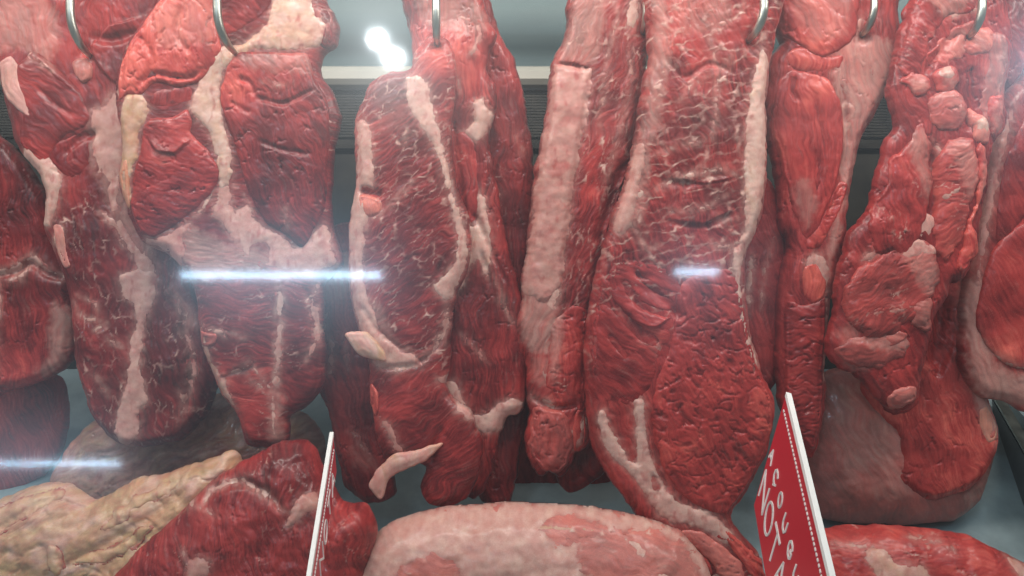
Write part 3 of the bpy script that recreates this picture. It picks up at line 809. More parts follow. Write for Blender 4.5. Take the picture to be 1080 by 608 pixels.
# ---- long slender cut on the sixth hook
o = cut('hanging_beef_cut', 'long slender cut on the sixth hook, tapering to a wrinkled point behind the sign', 915, 30, .86)
f = Frame(872, 220, .86, lift=11)
b = body(o, 'lean_meat', f, [(818,-30),(940,-30),(947,10),(949,40),(945,70),(926,110),(905,150),(899,180),(893,212),(891,250),(881,290),(873,330),(869,390),(869,430),(861,470),(855,482),(840,462),(826,422),(823,380),(825,330),
     (828,290),(835,260),(828,240),(825,210),(821,180),(815,150),(810,110),(812,85),(816,60),(829,45),(823,30)], T=20, w=22, rag=1.8, tint=.46, grain=(80,40,9,1.2), cracks=.3, lobes=[(905,40,30,40,3)],
     veils=[([(872,66),(900,38),(940,50),(936,98),(918,120),(906,150),(899,182),(891,220),(882,262),(874,292),(868,280),(877,220),(884,160),(880,110)],.55)],
     creases=[([(886,90),(892,150),(884,200),(868,240)],4,5),([(856,300),(860,262),(850,250)],3,3)],
     fats=[dict(name='fat_patch', poly=[(846,276),(857,264),(868,274),(873,290),(869,312),(860,302),(850,292)], warm=.3, thick=.7), dict(line=[(888,88),(896,118),(886,150),(890,108)], wd=3, thick=.6),
           dict(line=[(872,300),(870,340),(868,400)], wd=2.2, thick=.55), dict(line=[(905,20),(900,60),(918,78)], wd=2.5, thick=.5)])
body(o, 'muscle', f, [(823,-30),(900,-30),(905,10),(900,38),(888,54),(866,62),(852,60),(842,48),(826,38),(822,20)], T=11, w=16, base=b, tint=.54, cracks=.45, crack_cell=(26,16), rag=3, grain=(60,30,12,1.0), tints=[(862,52,18,.35),(855,20,25,.02)],
     veils=[([(830,0),(890,0),(890,40),(850,45)],.28)])
b2 = body(o, 'muscle', f, [(816,92),(832,74),(850,76),(872,86),(886,110),(890,150),(882,192),(868,228),(856,252),(846,252),(838,232),(829,204),(819,162),(811,122)], T=8, w=17, base=b, tint=.52, rag=2, grain=(85,50,9,1.2),
     creases=[([(856,100),(862,150),(860,210)],4,3),([(836,82),(834,98),(840,108)],3,4)], tints=[(830,150,24,.12),(850,90,20,.1)], veils=[([(835,200),(850,190),(860,215),(846,240)],.3)])
body(o, 'muscle', f, [(828,56),(846,50),(870,62),(892,56),(884,74),(862,78),(844,76),(830,72)], T=7, w=9, base=b, tint=.66, rag=2)
body(o, 'muscle', f, [(885,190),(894,198),(884,224),(872,248),(862,262),(848,264),(849,252),(864,234),(874,210)], T=9, w=9, base=b, tint=.64, wr=(0,7,1.5), rag=1.2)
body(o, 'muscle', f, [(845,282),(860,278),(870,296),(868,312),(855,322),(844,310)], T=9, w=10, base=b, tint=.78, rag=1.2)
body(o, 'muscle', f, [(827,318),(846,322),(868,316),(871,340),(868,390),(868,430),(860,474),(846,465),(829,425),(825,380)], T=9, w=16, base=b, tint=.46, wr=(0,9,2.2), grain=(5,20,8,1.4), rag=1.5)

# ---- ragged cut on the seventh hook
o = cut('hanging_beef_cut', 'ragged cut with loose strips and a rounded folded top, on the rightmost hook', 1030, 30, .83)
f = Frame(970, 220, .835, lift=10)
b = body(o, 'lean_meat', f, [(975,-30),(1050,-30),(1062,16),(1067,50),(1060,85),(1056,110),(1059,130),(1047,150),(1041,175),(1039,200),(1031,235),(1030,260),(1021,285),(1010,296),(1004,288),(999,310),(985,332),(976,370),(968,410),(960,430),
     (935,426),(915,402),(904,392),(890,386),(876,370),(884,330),(885,300),(895,270),(900,250),(914,230),(925,200),(930,180),(936,155),(948,135),(945,110),(942,90),(947,60),(955,30),(964,12)], T=18, w=18, rag=2.6, tint=.42,
     grain=(70,30,9,1.4), cracks=.4, tints=[(1040,90,25,.05),(1000,180,20,.1)], veils=[([(1035,60),(1062,70),(1056,120),(1038,130)],.3),([(880,350),(900,340),(915,390),(895,386)],.3)],
     creases=[([(975,80),(985,60),(1010,35)],4,5),([(980,150),(984,200),(978,240)],5,6),([(1022,70),(1024,110),(1018,140)],5,5)],
     fats=[dict(line=[(982,150),(990,165),(984,180)], wd=2, thick=.7), dict(line=[(1000,20),(1022,10),(1028,14)], wd=3, thick=.6), dict(line=[(930,250),(920,268),(905,276)], wd=3, thick=.5)])
R = [('muscle', [(958,6),(985,-22),(1020,-22),(1024,8),(1002,18),(986,34),(976,52),(970,76),(955,86),(944,78),(948,54)], 10, .46, (45,40,9,1.2), 0),
     ('muscle', [(975,60),(990,42),(1008,28),(1026,22),(1024,36),(1006,46),(990,58),(980,70)], 9, .55, (40,30,8,1.2), 0),
     ('muscle', [(985,46),(1004,36),(1020,34),(1020,58),(1004,66),(1000,74),(986,68)], 8, .6, (60,20,8,1.2), .1),
     ('muscle', [(1012,52),(1022,34),(1040,28),(1048,48),(1040,60),(1022,62)], 10, .7, (60,20,8,1.2), .15),
     ('muscle', [(1036,40),(1056,40),(1064,60),(1056,96),(1050,132),(1036,138),(1032,100),(1040,70)], 8, .42, (85,30,9,1), .22),
     ('lean_nub', [(947,84),(962,76),(976,86),(981,97),(964,103),(953,96)], 6, .62, (0,14,9,1), 0),
     ('lean_nub', [(982,76),(990,70),(1001,70),(1007,84),(1004,98),(990,101),(981,92)], 7, .66, (0,14,9,1), 0),
     ('lean_nub', [(974,108),(984,98),(1004,98),(1018,110),(1019,125),(1006,136),(986,139),(975,126)], 6, .56, (0,20,12,1), .15),
     ('muscle', [(946,160),(958,140),(972,132),(980,160),(981,200),(976,240),(956,270),(938,266),(922,266),(915,236),(927,202),(935,175)], 11, .50, (75,34,9,1.3), 0),
     ('muscle', [(955,172),(966,165),(976,180),(976,220),(970,242),(956,240),(954,205)], 6, .42, (80,30,8,1.2), 0),
     ('muscle', [(985,164),(1006,146),(1024,148),(1029,172),(1025,204),(1016,238),(1006,268),(996,278),(984,262),(981,204)], 12, .60, (-25,26,7,1.6), .05),
     ('lean_flap', [(1030,148),(1038,168),(1041,190),(1034,214),(1026,238),(1033,248),(1030,268),(1019,275),(1014,296),(1008,282),(1012,252),(1020,222),(1028,192)], 9, .72, (80,20,8,1.3), 0),
     ('lean_flap', [(1020,112),(1034,120),(1042,138),(1038,152),(1026,148),(1018,132)], 9, .82, (60,18,8,1.2), .25),
     ('lean_flap', [(1040,104),(1058,102),(1059,128),(1048,150),(1040,140)], 8, .55, (60,18,8,1.2), 0),
     ('muscle', [(930,268),(958,254),(984,262),(990,284),(982,306),(970,332),(952,346),(930,356),(906,352),(886,332),(890,302),(906,282)], 12, .44, (-35,30,9,1.3), .05),
     ('muscle', [(880,368),(902,352),(932,346),(952,352),(960,366),(948,380),(925,388),(903,388),(890,386)], 9, .42, (0,26,9,1.2), .1),
     ('lean_flap', [(926,356),(944,344),(956,352),(952,362),(935,366)], 6, .6, (20,16,7,1.2), .15),
     ('fat_flap', [(930,418),(948,410),(962,408),(967,420),(956,430),(940,430)], 6, .6, (10,16,7,1.2), .25),
     ('lean_nub', [(958,322),(970,312),(982,322),(980,345),(970,352),(960,340)], 8, .5, (10,16,7,1.2), .2)]
for nm, pts, T_, ti, gr, ft in R:
    bb = body(o, nm, f, pts, T=T_, w=T_ * 1.2, base=b, tint=ti, grain=gr, fat=ft, rag=5, cracks=.3, lump=2.6, marble=(.35,16,6,.16,gr[0],.3), veils=[([(p[0] * .55 + q[0] * .45, p[1] * .55 + q[1] * .45) for p, q in zip(pts, pts[1:] + pts[:1])][:5], .42)])
    if nm == 'muscle' and pts[0] == (930,268):
        fat_on(o, bb, 'fat_patch', poly=[(958,240),(975,256),(985,252),(990,262),(984,270),(970,268),(955,274),(945,268)], thick=.7, warm=.2)
        fat_on(o, bb, 'fat_seam', line=[(900,340),(920,330),(950,326),(966,318)], wd=1.8, thick=.5)
    if pts[0] == (985,164):
        fat_on(o, bb, 'fat_patch', poly=[(984,206),(998,200),(1012,196),(1006,206),(990,214)], thick=.7, warm=.3)
    if pts[0] == (982,76) and bb:
        fat_on(o, bb, 'fat_tip', poly=[(986,74),(999,71),(1004,82),(992,85),(985,82)], thick=.85, warm=.2)
    if pts[0] == (1020,112):
        fat_on(o, bb, 'fat_tip', poly=[(1024,128),(1036,124),(1040,140),(1028,144)], thick=.8, warm=.6)
body(o, 'membrane', Frame(965, 250, .825, lift=3), [(958,240),(974,224),(990,234),(986,250),(971,258),(955,262),(948,258)], T=4, w=8, fat=.75, warm=.2, tint=.6, rag=2)

o = cut('hanging_beef_cut', 'clean red lower lobe with a pale membrane edge, below the ragged cut', 1000, 270, .885)
f = Frame(1000, 400, .885, lift=10)
b = body(o, 'lean_meat', f, [(955,300),(990,260),(1022,240),(1036,300),(1031,380),(1040,420),(1051,450),(1049,475),(1033,505),(1010,519),(985,526),(962,519),(947,505),(951,488),(944,460),(926,437),(912,410),(938,370)], T=20, w=22, tint=.60,
     grain=(70,30,12,1.0), cracks=.45, crack_cell=(22,16), rag=1.5, tints=[(985,350,30,-.3),(1040,470,20,.2)], creases=[([(995,310),(990,350),(984,390)],8,9),([(985,400),(1000,365),(1004,345)],4,4)],
     fats=[dict(name='membrane', poly=[(1008,300),(1024,270),(1036,330),(1033,400),(1046,430),(1051,452),(1040,458),(1028,432),(1014,385)], warm=.15, thick=.6, soft=8)])
body(o, 'fat_tip', f, [(1028,432),(1038,424),(1050,448),(1049,462),(1038,466),(1030,452)], T=8, w=9, base=b, fat=.55, tint=.9, warm=.7, rag=1.5)
body(o, 'muscle', f, [(915,410),(945,395),(965,402),(966,425),(952,436),(932,436)], T=8, w=10, base=b, tint=.5, rag=2)

# ---- right edge cuts
o = cut('hanging_beef_cut', 'membrane covered cut at the right edge with a rounded rosy muscle', 1060, 200, .87)
f = Frame(1060, 260, .87, lift=10)
b = body(o, 'lean_meat', f, [(1045,150),(1058,112),(1074,90),(1125,60),(1125,425),(1060,420),(1036,415),(1018,385),(1020,320),(1027,250)], T=20, w=24, tint=.40, grain=(70,40,10,1.0), rag=2,
     veils=[([(1012,300),(1040,300),(1046,380),(1085,395),(1120,395),(1120,430),(1030,420)],.62),([(1040,150),(1062,130),(1048,200),(1034,260),(1026,300),(1022,270)],.5)],
     fats=[dict(line=[(1075,90),(1060,130),(1046,190),(1034,250),(1028,300)], wd=4, thick=.6, warm=.2)])
body(o, 'muscle', f, [(1042,266),(1068,238),(1105,222),(1125,230),(1125,388),(1070,389),(1042,372),(1026,346),(1029,310)], T=13, w=22, base=b, tint=.50, grain=(60,40,12,.9), tints=[(1060,372,22,.3)], rag=1.2,
     fats=[dict(line=[(1026,352),(1042,374),(1070,388),(1120,390)], wd=2.6, thick=.6, warm=.5)])
body(o, 'muscle', f, [(1060,160),(1085,110),(1125,100),(1125,220),(1085,226),(1060,250),(1046,255),(1050,200)], T=9, w=16, base=b, tint=.42, grain=(65,40,9,1.0), rag=1.5)
o = cut('hanging_beef_cut', 'dark cut in the top right corner, half hidden behind the ragged cut', 1090, 0, .93)
body(o, 'lean_meat', Frame(1085, 40, .93, lift=10), [(1048,0),(1060,12),(1074,-30),(1130,-30),(1130,120),(1078,112),(1056,84)], T=18, tint=.28, cracks=.3, grain=(60,30,10,1.2))

# ================================================================== cuts lying on the tray
o = cut('beef_cut', 'brownish grey cut lying at the back left, below the two left hanging cuts', 200, 520, .93, TRAY)
f = Frame(190, 470, .93, lift=20)
body(o, 'lean_meat', f, [(50,500),(80,455),(120,432),(170,424),(230,418),(300,430),(335,455),(340,500),(300,560),(120,570),(50,560)], T=40, w=55, tint=.26, fat=.52, warm=.70, grain=(-25,34,9,2.0), rag=2.5, lump=4.5, fatn=.55,
     veils=[([(90,480),(160,460),(250,460),(310,440),(260,480),(140,515),(80,520)],.55)], tints=[(195,494,26,-.1)], creases=[([(170,502),(195,490),(220,486)],6,6)], cracks=.5)
o = cut('beef_cut', 'cut with a rough tan fatty surface lying in the bottom left corner', 60, 640, .78, TRAY)
f = Frame(80, 580, .80, tilt=10, lift=24)
b = body(o, 'fat_surface', f, [(-80,600),(-50,545),(-5,525),(30,511),(62,510),(90,527),(116,518),(140,505),(182,494),(222,481),(242,476),(250,500),(230,560),(200,640),(100,720),(-80,720)], T=48, w=60, fat=.84, warm=.95, tint=.34, rag=2.5, lump=5.5, g=1.25, fatn=.5, wr=(-34,34,1.6),
     grain=(-28,60,13,1.3), veils=[([(60,540),(150,510),(200,500),(120,580),(20,640)],.95)], fine=.8, creases=[([(-20,570),(20,548),(60,525)],5,4),([(60,525),(88,536),(112,520)],3,4),([(70,600),(140,560),(200,520)],5,3)],
     tints=[(100,560,80,.1)], fats=[dict(name='fat_ridge', poly=[(-40,560),(10,532),(60,516),(68,524),(30,548),(-30,590)], warm=1.0, rise=4, thick=.95), dict(name='fat_lump', poly=[(62,572),(72,576),(76,596),(70,606),(60,592)], warm=.9, rise=4),
     dict(name='fat_ridge', line=[(120,556),(150,530),(190,510)], wd=6, warm=.95, rise=3), dict(name='fat_ridge', line=[(90,590),(130,580),(165,556)], wd=5, warm=1, rise=3)])
o = cut('beef_cut', 'rounded dark red cut with a curved fat seam, lying left of the narrow red sign', 270, 640, .76, TRAY)
f = Frame(260, 580, .78, tilt=10, lift=24)
b = body(o, 'lean_meat', f, [(50,680),(96,622),(140,578),(184,538),(224,503),(248,488),(268,477),(294,464),(320,464),(336,490),(352,520),(362,530),(385,533),(396,560),(386,592),(370,660),(330,720),(120,720)], T=50, w=60, tint=.42, rag=2,
     grain=(78,60,9,1.5), cracks=.3, lump=3.5, g=1.25, tints=[(300,495,36,-.16),(250,560,60,.06),(375,560,20,.1)], marble=(.25,16,9,.1,70),
     creases=[([(216,536),(228,516),(256,508),(286,518),(306,540)],5,6),([(345,500),(350,540),(340,600)],8,8)],
     fats=[dict(line=[(160,545),(190,528),(214,534),(222,518),(240,510),(258,506),(276,516),(292,526),(306,540)], wd=2.8, warm=.35, thick=.85), dict(line=[(214,534),(220,538),(230,542)], wd=1.6, thick=.7),
           dict(name='fat_lump', poly=[(320,522),(332,518),(340,526),(338,538),(325,540),(316,552),(306,556),(312,538)], warm=.4, rise=3.5, thick=.6), dict(name='fat_patch', poly=[(205,590),(220,582),(232,590),(228,606),(206,612)], warm=.4, thick=.55, soft=8), dict(line=[(200,575),(205,590),(215,602)], wd=1.8, thick=.6)])
o = cut('beef_cut', 'large pale pink membrane covered cut lying at the bottom centre', 550, 660, .78, TRAY)
f = Frame(555, 600, .80, tilt=12, lift=28)
b = body(o, 'lean_meat', f, [(352,650),(362,606),(380,575),(412,550),(460,536),(540,530),(620,534),(682,546),(722,562),(748,592),(762,640),(740,720),(360,720)], T=56, w=70, tint=.62, fat=.30, warm=.45, rag=1.2, lump=3, g=1.3, marble=(.5,34,14,.2,10,.4), grain=(20,50,16,.8),
     fats=[dict(name='membrane', poly=[(330,650),(350,606),(374,570),(408,542),(470,528),(560,522),(640,530),(705,545),(750,585),(780,640),(755,735),(340,735)], warm=.32, rise=1.5, soft=16, thick=.85, rag=4.5, bump=.4, floor=.3, mott=.25,
                 holes=[[(578,556),(600,550),(628,556),(640,566),(612,566),(590,568)],[(612,580),(630,566),(660,566),(690,590),(700,640),(660,680),(630,620)],[(680,566),(710,575),(730,600),(725,620),(700,596),(684,580)],[(430,600),(460,592),(480,600),(470,640),(420,640)]]),
           dict(line=[(655,566),(672,578),(676,586)], wd=3.4, warm=.5), dict(line=[(690,605),(705,620)], wd=6, warm=.4), dict(line=[(480,562),(560,556),(640,560)], wd=2.5, thick=.8, warm=.8)])
o = cut('beef_cut', 'bright red cut veined with pale fat, lying in the bottom right corner', 980, 650, .78, TRAY)
f = Frame(980, 600, .80, tilt=10, lift=22)
body(o, 'lean_meat', f, [(840,640),(858,585),(872,560),(920,554),(970,557),(1020,563),(1060,580),(1090,596),(1130,630),(1110,720),(850,720)], T=46, w=52, tint=.60, rag=1.5, grain=(5,40,11,1.2), cracks=.3, lump=3, g=1.25, marble=(.35,24,12,.16,10),
     fats=[dict(name='fat_patch', poly=[(905,580),(925,576),(935,590),(960,592),(972,604),(960,625),(920,625),(912,600)], warm=.6, thick=.7), dict(name='fat_patch', poly=[(1060,586),(1080,592),(1110,620),(1090,640),(1068,610)], warm=.5, thick=.7),
           dict(line=[(955,566),(985,570),(1000,578)], wd=2, thick=.6), dict(line=[(880,572),(900,576),(925,574)], wd=2.2, thick=.6)])
o = cut('beef_cut', 'dull brown membrane covered cut propped behind the lettered sign and the ragged cut', 950, 560, .95, TRAY)
f = Frame(950, 480, .905, lift=20)
body(o, 'lean_meat', f, [(840,440),(865,400),(905,385),(960,385),(1025,420),(1056,470),(1052,500),(1040,532),(1012,553),(960,558),(900,556),(866,548),(848,505)], T=36, w=60, tint=.40, fat=.27, warm=.30, rag=1.2, lump=3, grain=(60,40,14,.5),
     veils=[([(870,410),(950,400),(1010,440),(1010,500),(940,530),(880,500)],.5),([(1010,520),(1045,490),(1050,510),(1025,545)],.6)], tints=[(950,540,60,.14)])
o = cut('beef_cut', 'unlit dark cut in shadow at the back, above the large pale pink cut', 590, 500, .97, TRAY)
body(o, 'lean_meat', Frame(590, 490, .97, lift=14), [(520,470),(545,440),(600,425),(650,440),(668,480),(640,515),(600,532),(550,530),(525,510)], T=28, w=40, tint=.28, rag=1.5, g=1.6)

# ================================================================== the display case
BACK = plain('painted_steel', (.12, .18, .175), rough=.45, var=.10, scale=9, stretch=(1, 1, 3))
LIP = plain('cream_steel', (.50, .47, .39), rough=.4, var=.05)
DARK = plain('dark_grille_metal', (.024, .020, .014), rough=.5, metal=.4, var=.5, scale=60, bump=.001)
RECESS = plain('dark_recess_metal', (.030, .025, .017), rough=.6, var=.48, scale=22)
STEEL = plain('brushed_steel', (.50, .50, .44), rough=.34, metal=1.0, var=.25, scale=60, stretch=(1, 1, .2))
TRAYM = plain('tray_enamel', (.26, .33, .34), rough=.36, var=.2, scale=14)
BLACK = plain('black_enamel', (.02, .024, .03), rough=.35, var=.2)
YB = 1.08
def zb(v, y=YB): return (CY - v) * K * y
def struct(name, geo, mat, parent=None, smooth=False):
    o = mesh_obj(name, geo[0], geo[1], mat, parent, smooth)
    if parent is None: o['kind'] = 'structure'
    return o
case = empty('display_case', (0, YB, zb(300)), 'refrigerated display case back with teal steel panel, cream ledge and dark vent grille', 'display case')
W = .95
struct('back_panel', box(-W, W, YB, YB + .012, zb(72), .50), BACK, case)
# rounded cream ledge
prof_ = [(YB, zb(71)), (YB - .010, zb(72)), (YB - .020, zb(75)), (YB - .024, zb(80)), (YB - .024, zb(88)), (YB - .018, zb(93)), (YB, zb(94))]
V = [(x, y, z) for x in (-W, W) for y, z in prof_]
n = len(prof_)
struct('ledge', (V, [(i, i + 1, n + i + 1, n + i) for i in range(n - 1)] + [(n - 1, 0, n, 2 * n - 1)] + [tuple(range(n)), tuple(range(n, 2 * n))[::-1]]), LIP, case)
# vent grille: a dark backing with thin bars
struct('vent_backing', box(-W, W, YB + .014, YB + .022, zb(180), zb(92)), RECESS, case)
gv, gf = [], []
def add(geo):
    k = len(gv); gv.extend(geo[0]); gf.extend(tuple(i + k for i in q) for q in geo[1])
for i in range(17):
    z = zb(96 + 3.0 * i); add(box(-W, W, YB - .004, YB + .010, z - .0011, z + .0011))
for i in range(30):
    x = -W + .065 * i; add(box(x - .002, x + .002, YB - .002, YB + .012, zb(146), zb(95)))
struct('vent_grille', (gv, gf), DARK, case)
struct('lower_panel', box(-W, W, YB - .002, YB + .012, zb(395), zb(149)), RECESS, case)
struct('rail_strip', box(-W, W, YB - .010, YB - .004, zb(158), zb(149)), DARK, case)
# sloping tray
tr = empty('sloping_tray', (0, .8, -.25), 'pale blue grey sloping tray under all the meat', 'tray')
prf = [(.44, -.30), (.76, -.30), (.80, -.296), (.83, -.28), (YB - .03, zb(388) - .022), (YB, zb(388))]
V = [(x, y, z + dz) for dz in (0, -.008) for x in (-W, W) for y, z in prf]
n = len(prf)
F = [(i, n + i, n + i + 1, i + 1) for i in range(n - 1)] + [(2 * n + i, 2 * n + i + 1, 3 * n + i + 1, 3 * n + i) for i in range(n - 1)]
F += [(0, n, 3 * n, 2 * n), (n - 1, 3 * n - 1, 4 * n - 1, 2 * n - 1)]
struct('tray_floor', (V, F), TRAYM, tr)
# dark divider at the right
dv = empty('tray_divider', at(1070, 480, .95), 'black divider rail with a bright steel edge at the lower right', 'divider')
a, b_ = at(1046, 421, 1.02), at(1125, 560, .80)
struct('rail', prism([a, b_, b_ + np.array([.004, 0, -.055]), a + np.array([.004, 0, -.055])], (.012, .004, 0)), BLACK, dv)
struct('steel_edge', prism([a + np.array([0, -.002, .004]), b_ + np.array([0, -.002, .004]), b_ + np.array([0, -.002, .0012]), a + np.array([0, -.002, .0012])], (.013, .006, 0)), STEEL, dv)
a2, b2_ = at(1062, 419, 1.04), at(1150, 520, .86)
struct('side_panel', prism([a2, b2_, b2_ + np.array([0, .02, -.004]), a2 + np.array([0, .02, -.004])], (.16, .02, .02)), TRAYM, dv)

# ---- hooks
HG = 'steel meat hooks in a row along the top'
hooks = [(74, -2, 92, 56, .835, 4.6, 'steel hook in the tall marbled cut, leftmost of the row'), (229, -2, 246, 54, .797, 4.6, 'steel hook in the broad two lobed cut, curving into its fat'),
         (460, -2, 461, 46, .805, 4.4, 'straight looking steel hook in the bright top of the cut with a fat flap'), (682, -2, 678, 34, .822, 4.0, 'steel hook at the edge of the cut with a wide fat face'),
         (806, -2, 790, 42, .792, 4.6, 'steel hook in the marbled top of the biggest cut'), (922, -2, 908, 38, .833, 4.0, 'steel hook in the long slender cut, second from right'),
         (1036, -2, 1023, 38, .805, 4.4, 'steel hook in the rounded top of the ragged cut, rightmost of the row')]
RAILZ = (CY + 150) * K * .84
for u0, v0, u1, v1, y, r, lab in hooks:
    P = [at(u0 - (u1 - u0) * .1, v0, y)]
    top = np.array([P[0][0], .84, RAILZ])
    pts = [(u0, v0, y), (u0 + (u1 - u0) * .04, v0 + (v1 - v0) * .35, y - .001), (u0 + (u1 - u0) * .25, v0 + (v1 - v0) * .62, y + .001), (u0 + (u1 - u0) * .62, v0 + (v1 - v0) * .86, y + .007), (u1, v1, y + .018), (u1 + (u1 - u0) * .3, v1 + 6, y + .034)]
    path = [top + np.array([0, .012, -.004]), top + np.array([0, .008, .010]), top + np.array([0, -.004, .012]), top + np.array([0, -.012, .004]), at(u0, v0 - 60, y + .004)] + [at(*q) for q in pts]
    path = np.array(path)
    sm = []
    for i in range(len(path) - 1):
        p0, p1, p2, p3 = path[max(i - 1, 0)], path[i], path[i + 1], path[min(i + 2, len(path) - 1)]
        for t in np.linspace(0, 1, 6, endpoint=False):
            sm.append(.5 * (2 * p1 + (p2 - p0) * t + (2 * p0 - 5 * p1 + 4 * p2 - p3) * t * t + (3 * p1 - p0 - 3 * p2 + p3) * t ** 3))
    sm.append(path[-1])
    V, F = tube(sm, r * K * y, 16, r * K * y * .55)
    h = mesh_obj('meat_hook', V, F, STEEL, None, True)
    tag(h, lab, 'hook', HG)
V, F = box(-W, W, .832, .848, RAILZ - .010, RAILZ + .006)
tag(mesh_obj('hanging_rail', V, F, STEEL, None, False), 'straight steel rail above the picture that carries the meat hooks', 'rail')

# ---- red signs
RED = plain('red_plastic', (.56, .012, .028), rough=.34, var=.06, scale=8, spec=.4)
WHITE = plain('white_plastic', (.88, .86, .82), rough=.4, var=.03)
GLY = {'A': [[(0, 0), (.5, 1), (1, 0)], [(.2, .36), (.8, .36)]], 'C': [[(1, .82), (.75, 1), (.3, 1), (0, .7), (0, .3), (.3, 0), (.75, 0), (1, .18)]], 'Q': [[(1, .82), (.75, 1), (.3, 1), (0, .7), (0, .3), (.3, 0), (.75, 0), (1, .18)], [(.5, 0), (.55, -.12), (.4, -.22)]],
       'O': [[(.5 + .5 * math.cos(t), .5 + .5 * math.sin(t)) for t in np.linspace(0, 2 * math.pi, 25)]], 'U': [[(0, 1), (0, .3), (.25, 0), (.75, 0), (1, .3), (1, 1)]],
       'G': [[(1, .82), (.75, 1), (.3, 1), (0, .7), (0, .3), (.3, 0), (.75, 0), (1, .2), (1, .48), (.55, .48)]], 'E': [[(1, 1), (0, 1), (0, 0), (1, 0)], [(0, .5), (.8, .5)]],
       'N': [[(0, 0), (0, 1), (1, 0), (1, 1)]], 'T': [[(0, 1), (1, 1)], [(.5, 1), (.5, 0)]]}
def sign(label, A, B, D, side, words_, stitches, flipx=False, th=.0034):
    """A far end of the upper edge, B near end of it, D far end of the lower edge; side: outward direction of the lettered face"""
    o = empty('price_sign', A, label, 'sign', 'red signs standing between the tray cuts')
    ex, ey = B - A, D - A
    nn = np.cross(ex, ey); nn /= np.linalg.norm(nn)
    if nn @ np.array(side) < 0: nn = -nn
    lw, lh = np.linalg.norm(ex), np.linalg.norm(ey)
    ux, uy = ex / lw, ey / lh
    C = B + ey
    mesh_obj('board', *prism([A, B, C, D], -nn * th), RED, o, False)
    e0 = -uy * .0032
    mesh_obj('white_edge', *prism([A + e0 - ux * .001, B + e0, B - uy * -.0002, A - uy * -.0002 - ux * .001], -nn * th + nn * -.0006), WHITE, o, False)
    gv, gf = [], []
    def rib(p, q, wd, h=.0006):
        p, q = np.array(p), np.array(q)
        t = q - p; L = np.linalg.norm(t)
        if L < 1e-7: return
        t /= L
        s_ = np.cross(t, nn) * wd
        p = p - t * wd * .5; q = q + t * wd * .5
        g_ = prism([p - s_, q - s_, q + s_, p + s_], nn * h)
        k = len(gv); gv.extend(g_[0]); gf.extend(tuple(i + k for i in f_) for f_ in g_[1])
    for i in range(stitches):
        x0 = .006 + i * lw / stitches
        rib(A + ux * x0 + uy * .006 , A + ux * (x0 + lw / stitches * .5) + uy * .006, .00055)
    if stitches: mesh_obj('stitched_line', gv, gf, WHITE, o, False)
    for (txt, x, y, w, h, gap, wd, sl) in words_:
        gv, gf = [], []
        for ch in txt:
            for st in GLY.get(ch, []):
                pts = []
                for a_, b_2 in st:
                    xx = x + w * a_ + sl * b_2 * h
                    if flipx: xx = lw - xx
                    pts.append(A + ux * xx + uy * (y + h * (1 - b_2)))
                for p, q in zip(pts[:-1], pts[1:]): rib(p, q, wd)
            x += w + gap
        mesh_obj('lettering', gv, gf, WHITE, o, False)
    return o
A = at(828, 419, .70); B = at(882, 650, .535); D = at(799, 520, .70)
sign('red sign with large thin white letters, stitched line and white edge, beside the biggest cut', A, B, D + (D - A) * .13, (-1, -.3, .4),
     [('AQOUGUE', .003, .0340, .0092, .0085, .0130, .0008, .1), ('NOTA', .005, .0510, .019, .0185, .0068, .00095, 0)], 46)
A = at(352, 461, .74); B = at(324, 640, .60); D = at(355, 497, .74)
sign('narrow red sign seen almost edge on, right of the rounded dark red cut', A, B, D, (1, -.3, .3), [('NOTA', .055, .013, .017, .011, .0085, .0007, 0)], 46, True, .0024)

# ---- glass
t = math.radians(16)
gm, nt, out = new_mat('clear_glass')
tr_ = N(nt, 'ShaderNodeBsdfTransparent'); tr_.inputs[0].default_value = (.97, .985, .98, 1)
g1 = N(nt, 'ShaderNodeBsdfGlossy', Roughness=.048); g2 = N(nt, 'ShaderNodeBsdfGlossy', Roughness=.20); g3 = N(nt, 'ShaderNodeBsdfGlossy', Roughness=.34)
tcg = nt.nodes.new('ShaderNodeTexCoord')
sm_ = N(nt, 'ShaderNodeTexNoise', Scale=7.0, Detail=5, Roughness=.6)
nt.links.new(tcg.outputs['Object'], sm_.inputs['Vector'])
mx = nt.nodes.new('ShaderNodeMixShader'); nt.links.new(math_node(nt, 'ADD', math_node(nt, 'MULTIPLY', sm_.outputs['Fac'], .3), .65, True), mx.inputs[0])
m2 = nt.nodes.new('ShaderNodeMixShader'); m2.inputs[0].default_value = .2
nt.links.new(g2.outputs[0], m2.inputs[1]); nt.links.new(g3.outputs[0], m2.inputs[2])
nt.links.new(g1.outputs[0], mx.inputs[1]); nt.links.new(m2.outputs[0], mx.inputs[2])
fin = nt.nodes.new('ShaderNodeMixShader'); fin.inputs[0].default_value = GLASS_REFL
nt.links.new(tr_.outputs[0], fin.inputs[1]); nt.links.new(mx.outputs[0], fin.inputs[2]); nt.links.new(fin.outputs[0], out.inputs[0])
GP = np.array([0, .42, 0.0]); GN = np.array([0, -math.cos(t), math.sin(t)]); GU = np.array([0, math.sin(t), math.cos(t)])
q = [GP + np.array([sx * .95, 0, 0]) + GU * sz for sx, sz in ((-1, -.36), (1, -.36), (1, .46), (-1, .46))]
gl = mesh_obj('front_glass', *prism(q, -GN * .005), gm, None, False)
tag(gl, 'clear sloping front glass of the display case, showing lamp reflections', 'glass')
gl['kind'] = 'structure'

# ================================================================== light
def mirror_at(u, v, height):
    """where a lamp hangs, at a height above the lens, if the glass shows its reflection at photo pixel u, v"""
    d = ray(u, v); d = d / np.linalg.norm(d)
    k = (GP @ GN) / (d @ GN)
    p = d * k
    r = d - 2 * (d @ GN) * GN
    return p + r * ((height - p[2]) / r[2])

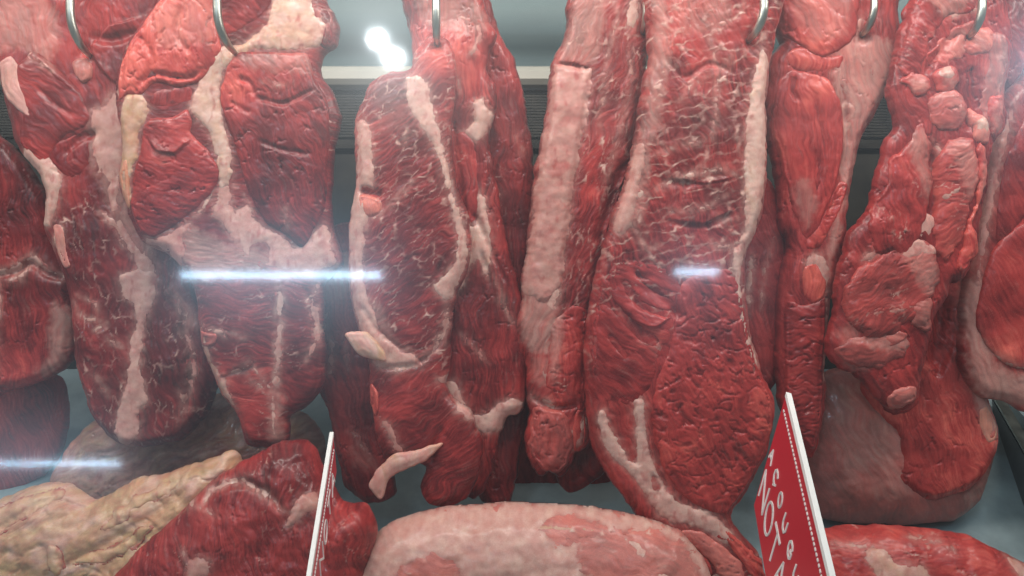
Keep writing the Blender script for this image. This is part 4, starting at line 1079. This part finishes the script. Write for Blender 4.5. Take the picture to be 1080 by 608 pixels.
def area(name, c, ax, ay, sx, sy, power, col):
    """a rectangular lamp: ax, ay its axes in space; shines along -(ax x ay)"""
    ax = ax / np.linalg.norm(ax); ay = ay - ax * (ax @ ay); ay /= np.linalg.norm(ay)
    az = np.cross(ax, ay)
    L = bpy.data.lights.new(name, 'AREA')
    L.shape = 'ELLIPSE' if 'panel' in name else 'RECTANGLE'; L.size = sx; L.size_y = sy; L.energy = power; L.color = col
    o = bpy.data.objects.new(name, L)
    COL.objects.link(o)
    from mathutils import Matrix
    o.matrix_world = Matrix(((ax[0], ay[0], az[0], c[0]), (ax[1], ay[1], az[1], c[1]), (ax[2], ay[2], az[2], c[2]), (0, 0, 0, 1)))
    return o

def shop_lamp(name, u0, u1, v, thick, rad, height, col):
    """ceiling tube whose mirror image runs from u0 to u1 at row v of the photograph"""
    a_, b_ = mirror_at(u0, v, height), mirror_at(u1, v, height)
    c = (a_ + b_) / 2
    ln = abs(b_[0] - a_[0])
    w_ = thick * K * (np.linalg.norm(c - GP) + .45)
    area(name, c, np.array([1.0, 0, 0]), np.array([0, .77, .64]), ln, w_, rad * math.pi * ln * w_, col)

COOL = (.55, .77, 1.0)
shop_lamp('shop_tube_lamp', 190, 402, 290, 7, 170, 1.5, COOL)
shop_lamp('shop_tube_lamp', 712, 758, 286.5, 6, 170, 1.5, COOL)
shop_lamp('shop_tube_lamp', -140, 126, 489, 3.6, 170, 1.2, COOL)
shop_lamp('shop_panel_lamp', 386, 410, 41, 21, 150, 1.9, (.9, .96, 1))
shop_lamp('shop_panel_lamp', 401, 428, 60, 20, 150, 1.9, (.9, .96, 1))
shop_lamp('shop_panel_lamp', 1088, 1112, 60, 40, 150, 1.9, COOL)

# lamp strip inside the case, above and in front of the meat
area('case_lamp_strip', np.array([0, .60, .47]), np.array([1.0, 0, 0]), np.array([0, .80, .60]), 1.7, .05, CASE_W, (1.0, .91, .86))
area('case_back_strip', np.array([0, .98, .47]), np.array([1.0, 0, 0]), np.array([0, 1.0, .0]), 1.7, .05, BACK_W, (1.0, .96, .90))
# broad fill lamp added above the front, standing in for general shop light
area('front_fill_light', np.array([0, -.50, 1.45]), np.array([1.0, 0, 0]), np.array([0, .80, .6]), 2.6, .9, FILL_W, (.96, .98, 1.0))

wd = bpy.data.worlds.new('World'); SC.world = wd; wd.use_nodes = True
wd.node_tree.nodes['Background'].inputs[0].default_value = (.86, .95, 1.0, 1)
wd.node_tree.nodes['Background'].inputs[1].default_value = AMBIENT

cam = bpy.data.cameras.new('camera'); co = bpy.data.objects.new('camera', cam); COL.objects.link(co)
cam.sensor_width = 36; cam.lens = 36 * FOC; cam.clip_start = .01; cam.clip_end = 50
co.rotation_euler = (math.radians(90), 0, 0)
SC.camera = co
SC.view_settings.view_transform = 'Standard'
SC.view_settings.look = 'None'
SC.view_settings.exposure = 0
SC.view_settings.gamma = 1
try:
    SC.cycles.use_denoising = True
    SC.cycles.denoiser = 'OPENIMAGEDENOISE'
except Exception:
    pass
SC.cycles.transparent_max_bounces = 12
